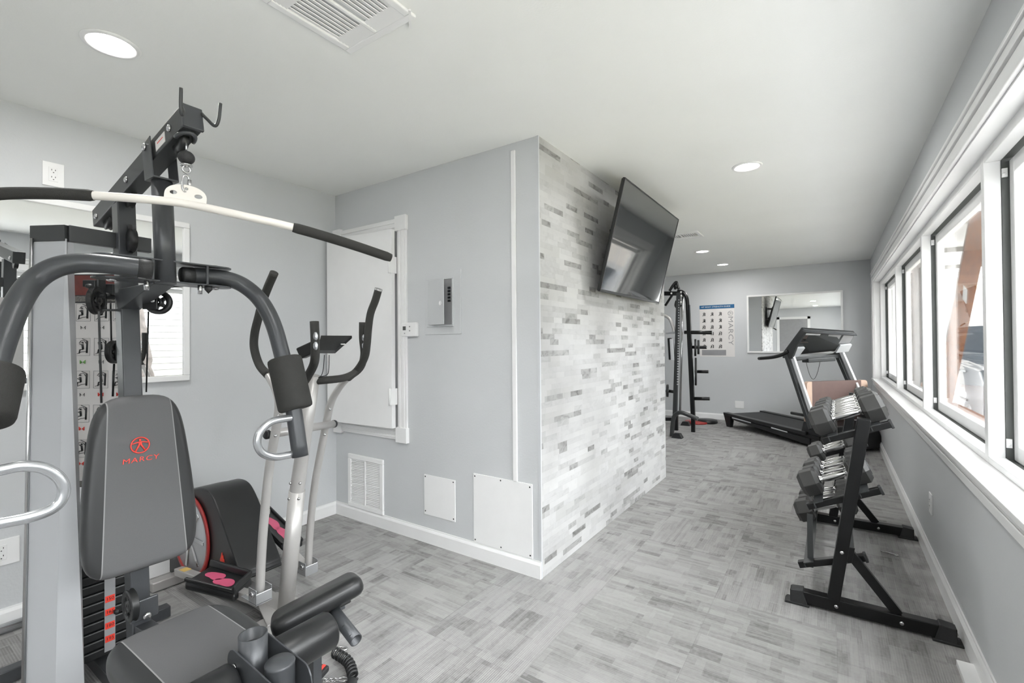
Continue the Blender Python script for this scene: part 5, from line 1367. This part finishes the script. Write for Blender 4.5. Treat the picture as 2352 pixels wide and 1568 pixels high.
# motor hood and base
b = MB(); b.hexa([T(1.32, 0.02, 0.03), T(1.85, 0.02, 0.03), T(1.85, 0.72, 0.03), T(1.32, 0.72, 0.03), T(1.36, 0.06, 0.30), T(1.80, 0.08, 0.30), T(1.80, 0.66, 0.30), T(1.36, 0.68, 0.30)])
b.build('motor_hood', M_black, tm, bevel=0.02, bseg=3)
ups = {}
for off, bt, tp, nm in ((-0.01, (1868, 985), (1811, 815), 'n'), (0.76, (1964, 900), (1924, 808), 'f')):
    p0 = TN(*bt, off=off); p1 = TN(*tp, off=off)
    if p0.z > 0.1 and nm == 'f':
        dd = (p0-p1); p0 = p1+dd*((0.08-p1.z)/dd.z)
    b = MB(); b.beam(p0, p1, 0.045, 0.10, up=tb_); u_ = b.build('upright', M_dgrey2, tm, bevel=0.005); ups[nm] = (p0, p1)
    off2 = ta*0.062
    b = MB(); b.beam(p0+off2-tb_*0.005, p1+off2-tb_*0.005, 0.045, 0.032, up=tb_); b.build('silver_upright_trim', M_lite, u_, bevel=0.003)
# brown cushioned board between the uprights
n0, n1 = ups['n']; f0, f1 = ups['f']
def onup(p0, p1, z): return p0+(p1-p0)*((z-p0.z)/(p1.z-p0.z))
zl, zh = 0.40, 0.70
q = [AP(1846, 937, N0+ta*1.42, ta), AP(1985, 937, N0+ta*1.42, ta), AP(1984, 874, N0+ta*1.42, ta), AP(1839, 876, N0+ta*1.42, ta)]
q[0].z = q[1].z = 0.30
bb_ = thing('padded_board', (q[0]+q[1])/2, 'brown padded board with tan ends propped between the treadmill uprights', 'padded board')
uw = (q[1]-q[0]); Lw = uw.length; uw.normalize(); hv = V((0, 0, 1))
Hb = q[3].z-0.30
def board(x0, x1, name, mat, rad):
    poly = rounded([(x0, 0), (x1, 0), (x1, Hb), (x0, Hb)], rad, 5)
    nn_ = uw.cross(hv)
    b = MB(); b.prism([q[0]+uw*x+hv*y_+nn_*0.0 for x, y_ in poly], nn_*0.05); return b.build(name, mat, bb_, bevel=0.006)
board(0.075, Lw-0.10, 'brown_panel', M_brown, 0.002); board(0.0, 0.076, 'tan_end', M_tan, [0.01, 0.002, 0.002, 0.05]); board(Lw-0.101, Lw, 'tan_end', M_tan, [0.002, 0.01, 0.06, 0.002])
b = MB(); b.box((-0.3, 0, 0), (0.3, 0.01, 0.01))
for x in (0.05, Lw-0.05):
    pass
# console head
pts = [TN(1800, 818, -0.03), TN(1846, 757, -0.03), AP(1966, 765, N0+tb_*0.80, tb_), AP(1946, 803, N0+tb_*0.80, tb_)]
cn2 = (pts[1]-pts[0]).cross(pts[3]-pts[0]).normalized()
if cn2.dot(Fv) < 0: cn2 = -cn2
b = MB(); b.hexa([pts[0], pts[3], pts[2], pts[1]]+[p+cn2*0.05 for p in (pts[0], pts[3], pts[2], pts[1])]); ch_ = b.build('console', M_dgrey2, tm, bevel=0.012, bseg=3)
def C(u, v, d=0.0): return (pts[0]*(1-u)+pts[3]*u)*(1-v)+(pts[1]*(1-u)+pts[2]*u)*v-cn2*d
def cpanel(u0, u1, v0, v1, d, name, mat, par=None):
    b = MB(); b.hexa([C(u0, v0), C(u1, v0), C(u1, v1), C(u0, v1), C(u0, v0, d), C(u1, v0, d), C(u1, v1, d), C(u0, v1, d)]); return b.build(name, mat, par or ch_, bevel=0.004)
cpanel(0.0, 1.0, 0.93, 1.0, 0.03, 'console_top_lip', M_dgrey)
cpanel(0.05, 0.52, 0.52, 0.86, 0.006, 'display_screen', M_screen)
cpanel(0.06, 0.34, 0.84, 0.91, 0.014, 'grey_visor', M_lite)
cpanel(0.50, 0.74, 0.42, 0.90, 0.008, 'centre_panel', M_inkg)
cpanel(0.77, 0.97, 0.44, 0.90, 0.012, 'right_panel', M_inkg)
cpanel(0.03, 0.22, -0.02, 0.36, 0.03, 'cup_holder', M_lite)
cpanel(0.80, 1.0, -0.02, 0.40, 0.03, 'cup_holder', M_lite)
cpanel(0.22, 0.80, 0.02, 0.42, 0.004, 'dark_tray', M_black)
# side wing from rail to console, hand rail
w0 = TN(1795, 822, -0.04); 
b = MB()
rail = [TN(1744, 823, -0.04), TN(1775, 820, -0.04), TN(1797, 814, -0.04), TN(1812, 806, -0.04)]
b.tube(cr(rail, 5), 0.028, 14, ecc=0.8); b.build('hand_rail', M_black, tm)
b = MB(); rail2 = [p+tb_*0.82 for p in rail]; b.tube(cr(rail2, 5), 0.024, 14, ecc=0.8); b.build('hand_rail', M_black, tm)
b = MB(); b.prism([TN(*p_, off=-0.045) for p_ in ((1797, 822), (1800, 806), (1843, 757), (1850, 762), (1830, 792), (1818, 824))], tb_*0.03); b.build('side_wing', M_dgrey2, tm, bevel=0.004)
cross0 = ups['n'][1].lerp(ups['n'][0], 0.06); cross1 = ups['f'][1].lerp(ups['f'][0], 0.05)
b = MB(); b.beam(cross0, cross1, 0.05, 0.045); b.beam(cross0.lerp(cross1, 0.30)+V((0, 0, -0.03)), cross0.lerp(cross1, 0.85)+V((0, 0, -0.03)), 0.10, 0.05); b.build('cross_handle', M_dgrey2, tm, bevel=0.008)
sag = [cross0.lerp(cross1, 0.32+0.28*k/8)+V((0, 0, -0.05-0.22*(1-((k-4)/4)**2))) for k in range(9)]
b = MB(); b.tube(cr(sag, 3), 0.003, 6); b.build('safety_cord', M_blackm, tm)
b = MB(); p = TN(1818, 948, -0.03); b.tube([p, p+ta*0.35], 0.018, 10); b.build('side_handle', M_black, tm)

# ================================================================== SMITH MACHINE past the stone block
sm = thing('smith_machine', (-1.9, 7.0, 0), 'tall grey steel power cage with cables and weight pegs beyond the stone wall', 'exercise machine')
def M_(px, py, y=6.9): return AY(px, py, y)
yS = 6.9
f0 = M_(1553, 948); f1 = M_(1559, 672); f0.z = max(0.06, f0.z)
b = MB(); b.beam(M_(1550, 962), f1, 0.055, 0.055); cu2 = b.build('front_upright', M_dgrey2, sm, bevel=0.004)
cl_ = MB(); n_ = 34
for k in range(n_):
    p = f0.lerp(f1, 0.24+0.72*k/n_)-Fv*0.030; cl_.lathe(p, -Fv, [(0.011, 0), (0.011, 0.002), (1e-5, 0.002)], 10)
cl_.build('adjustment_holes', M_lite, cu2)
MB().cyl(M_(1562, 950), M_(1568, 676), 0.014, 14).build('guide_rod', M_chrome, sm)
rp = [M_(1557, 668), M_(1574, 672), M_(1580, 690), M_(1583, 740), M_(1592, 952)]
b = MB(); b.tube(cr([M_(1556, 669), M_(1568, 671), M_(1577, 684), M_(1580, 712)], 5), 0.03, 14, ecc=0.9); b.beam(M_(1580, 700), M_(1592, 955), 0.055, 0.055); b.build('rear_upright', M_blackm, sm, bevel=0.003)
b = MB(); b.beam(M_(1500, 674), M_(1562, 674), 0.05, 0.06); b.beam(M_(1528, 702), M_(1545, 676), 0.03, 0.03); b.build('top_crossmember', M_blackm, sm, bevel=0.004)
for px, py in ((1541, 674), (1563, 671), (1564, 680), (1563, 694)): bolt(sm, M_(px, py, yS-0.05)-Fv*0.02, -Fv, 0.016)
b = MB(); b.tube(cr([M_(1538, 668), M_(1546, 655), M_(1554, 648), M_(1559, 664)], 5), 0.02, 12); b.lathe(M_(1551, 658)-Rv*0.01, Rv, [(0.04, 0), (0.045, 0.012), (0.04, 0.024)], 18); b.tube(cr([M_(1553, 690), M_(1551, 702), M_(1558, 708), M_(1565, 700)], 5), 0.012, 10); b.build('top_pulley', M_black, sm)
for px0, px1, py, r_ in ((1572, 1636, 763, 0.026), (1590, 1623, 797, 0.022), (1596, 1627, 853, 0.022), (1592, 1630, 915, 0.024)):
    b = MB(); b.cyl(M_(px0, py), M_(px1, py+0.5), r_, 16); pg = b.build('weight_peg', M_blackm, sm)
MB().cyl(M_(1530, 897), M_(1552, 900), 0.022, 14).build('weight_peg', M_blackm, sm)
b = MB(); b.beam(M_(1530, 766), M_(1560, 762), 0.045, 0.022); b.build('barbell_sleeve', M_steel, sm)
b = MB(); b.tube(cr([M_(1520, 722), M_(1536, 730), M_(1545, 748), M_(1549, 766)], 5), 0.022, 12); b.build('press_bar', M_silver, sm)
b = MB(); b.beam(M_(1543, 778), M_(1546, 828), 0.07, 0.05); b.build('grey_pad_housing', M_lite, sm, bevel=0.01)
b = MB(); b.beam(M_(1538, 776), M_(1541, 826), 0.03, 0.06); b.build('black_side_pad', M_black, sm, bevel=0.008)
g = lambda px, py, z: AZ(px, py, z)
yA = 6.45
b = MB(); A_ = lambda px, py: AY(px, py, yA)
b.tube(cr([A_(1543, 1004), A_(1545, 975), A_(1549, 955), A_(1562, 947), A_(1582, 953), A_(1603, 962)], 5), 0.036, 16, ecc=0.75); b.build('arched_foot', M_dgrey2, sm)
for px, py in ((1575, 972), (1556, 1000)): 
    b = MB(); p = AZ(px, py, 0.03); b.hexa([p+V((-0.07, -0.05, -0.03)), p+V((0.07, -0.05, -0.03)), p+V((0.07, 0.05, -0.03)), p+V((-0.07, 0.05, -0.03)), p+V((-0.04, -0.04, 0.03)), p+V((0.04, -0.04, 0.03)), p+V((0.04, 0.04, 0.03)), p+V((-0.04, 0.04, 0.03))])
    b.build('foot_plate', M_black, sm, bevel=0.004)
b = MB(); b.beam(AZ(1500, 962, 0.08), AZ(1556, 962, 0.08), 0.05, 0.05); b.beam(M_(1553, 950), V((f0.x, yS, 0.0)), 0.05, 0.05); b.beam(M_(1592, 952), V((M_(1592, 952).x, yS, 0)), 0.05, 0.05); b.build('base_rail', M_blackm, sm, bevel=0.003)
def wplate(px, py, ry, name, label, th=0.028):
    c = M_(px, py); ax = (Rv*0.93-Fv*0.36).normalized(); r_ = ry
    t = thing(name, c, label, 'weight plate', 'weight plates on the power cage pegs')
    b = MB(); b.lathe(c-ax*th/2, ax, [(0.026, 0), (r_*0.35, 0), (r_*0.42, 0.006), (r_*0.84, 0.006), (r_*0.88, 0), (r_*0.98, 0), (r_, 0.004), (r_, th-0.004), (r_*0.98, th), (r_*0.88, th), (r_*0.84, th-0.006), (r_*0.42, th-0.006), (r_*0.35, th), (0.026, th)], 40, closed=True)
    b.build('plate_disc', M_rubber, t)
    b = MB(); b.lathe(c+ax*th*0.5, ax, [(0.024, 0), (0.034, 0), (0.034, 0.002), (0.024, 0.002)], 20, closed=True); b.build('hub_ring', M_steel, t)
wplate(1597, 798, 0.120, 'weight_plate', 'small black weight plate on the second peg of the power cage, inner one of two')
wplate(1604, 797, 0.100, 'weight_plate', 'smaller outer black weight plate on the second peg of the power cage')
wplate(1598, 853, 0.195, 'weight_plate', 'large black weight plate on the third peg of the power cage')
wplate(1533, 897, 0.09, 'weight_plate', 'small black weight plate low beside the end of the stone wall')
b = MB(); p = AZ(1600, 968, 0.02)
tag(MB().lathe(p+V((0, 0, -0.02)), (0, 0, 1), [(0.17, 0), (0.18, 0.01), (0.17, 0.03), (0.05, 0.035), (1e-5, 0.035)], 32).build('floor_weight_plate', M_redd, origin=(p.x, p.y, 0)), 'reddish-black flat plate lying on the carpet behind the power cage foot', 'weight plate')
tag(MB().lathe(p+V((0.13, 0.1, -0.02)), (0, 0, 1), [(0.15, 0), (0.16, 0.01), (0.15, 0.05), (0.05, 0.055), (1e-5, 0.055)], 32).build('floor_weight_plate', M_black, origin=(p.x+0.13, p.y+0.1, 0)), 'black flat plate lying on the carpet against the far skirting by the power cage', 'weight plate')

# ================================================================== FAR WALL CHART
X0, X1, Z0, Z1 = -1.822, -1.292, 1.022, 1.866
fc = thing('training_chart', ((X0+X1)/2, YF, Z0), 'white exercise chart with a blue header on the far wall behind the power cage', 'poster')
def fb(x0, x1, z0, z1, d0, d1, name, mat, par=None): return MB().box((X0+x0, YF-d1, Z0+z0), (X0+x1, YF-d0, Z0+z1)).build(name, mat, par or fc)
Wp, Hp = X1-X0, Z1-Z0
fb(0, Wp, 0, Hp, 0.0, 0.003, 'sheet', M_paper)
hd = fb(0, Wp, Hp-0.062, Hp, 0.003, 0.0035, 'blue_header', M_blue)
b = MB(); b.add_mesh(text_mesh('HIT BODY STRENGTH GUIDE', 0.034, 0.0003), frame_m((X0+Wp*0.47, YF-0.0040, Z1-0.030), (1, 0, 0), (0, 0, 1))); b.build('header_lettering', M_paper, hd)
b = MB(); b.add_mesh(text_mesh('MARCY', 0.135, 0.0003, spacing=1.05), frame_m((X1-0.060, YF-0.0036, Z0+0.42), (0, 0, -1), (1, 0, 0), 1, 0.75)); b.build('brand_lettering', M_inkg, fc)
b = MB(); cc_ = V((X1-0.060, YF-0.0036, Z0+0.70)); b.tube([cc_+V((0.036*cos(a), 0, 0.036*sin(a))) for a in [2*pi*k/24 for k in range(24)]], 0.003, 5, closed=True)
b.tube([cc_+V((-0.03, 0, 0.01)), cc_+V((0.03, 0, -0.0))], 0.003, 5); b.tube([cc_+V((-0.02, 0, -0.025)), cc_+V((0.012, 0, 0.0)), cc_+V((-0.012, 0, 0.028))], 0.003, 5); b.build('crest_logo', M_inkg, fc)
b = MB(); rnd = random.Random(5)
for r_ in range(6):
    for c in range(3):
        P = lambda x, y, r_=r_, c=c: V((X0+0.035+c*0.125+x, YF-0.0038, Z1-0.185-r_*0.106+y))
        b = MB(); glyph(b, P, 0.062, 0.070, rnd, 0.0022); b.build('exercise_drawing', M_ink, fc)
fb(0.03, Wp-0.13, 0.02, 0.11, 0.003, 0.0035, 'caption_block', M_inkg)
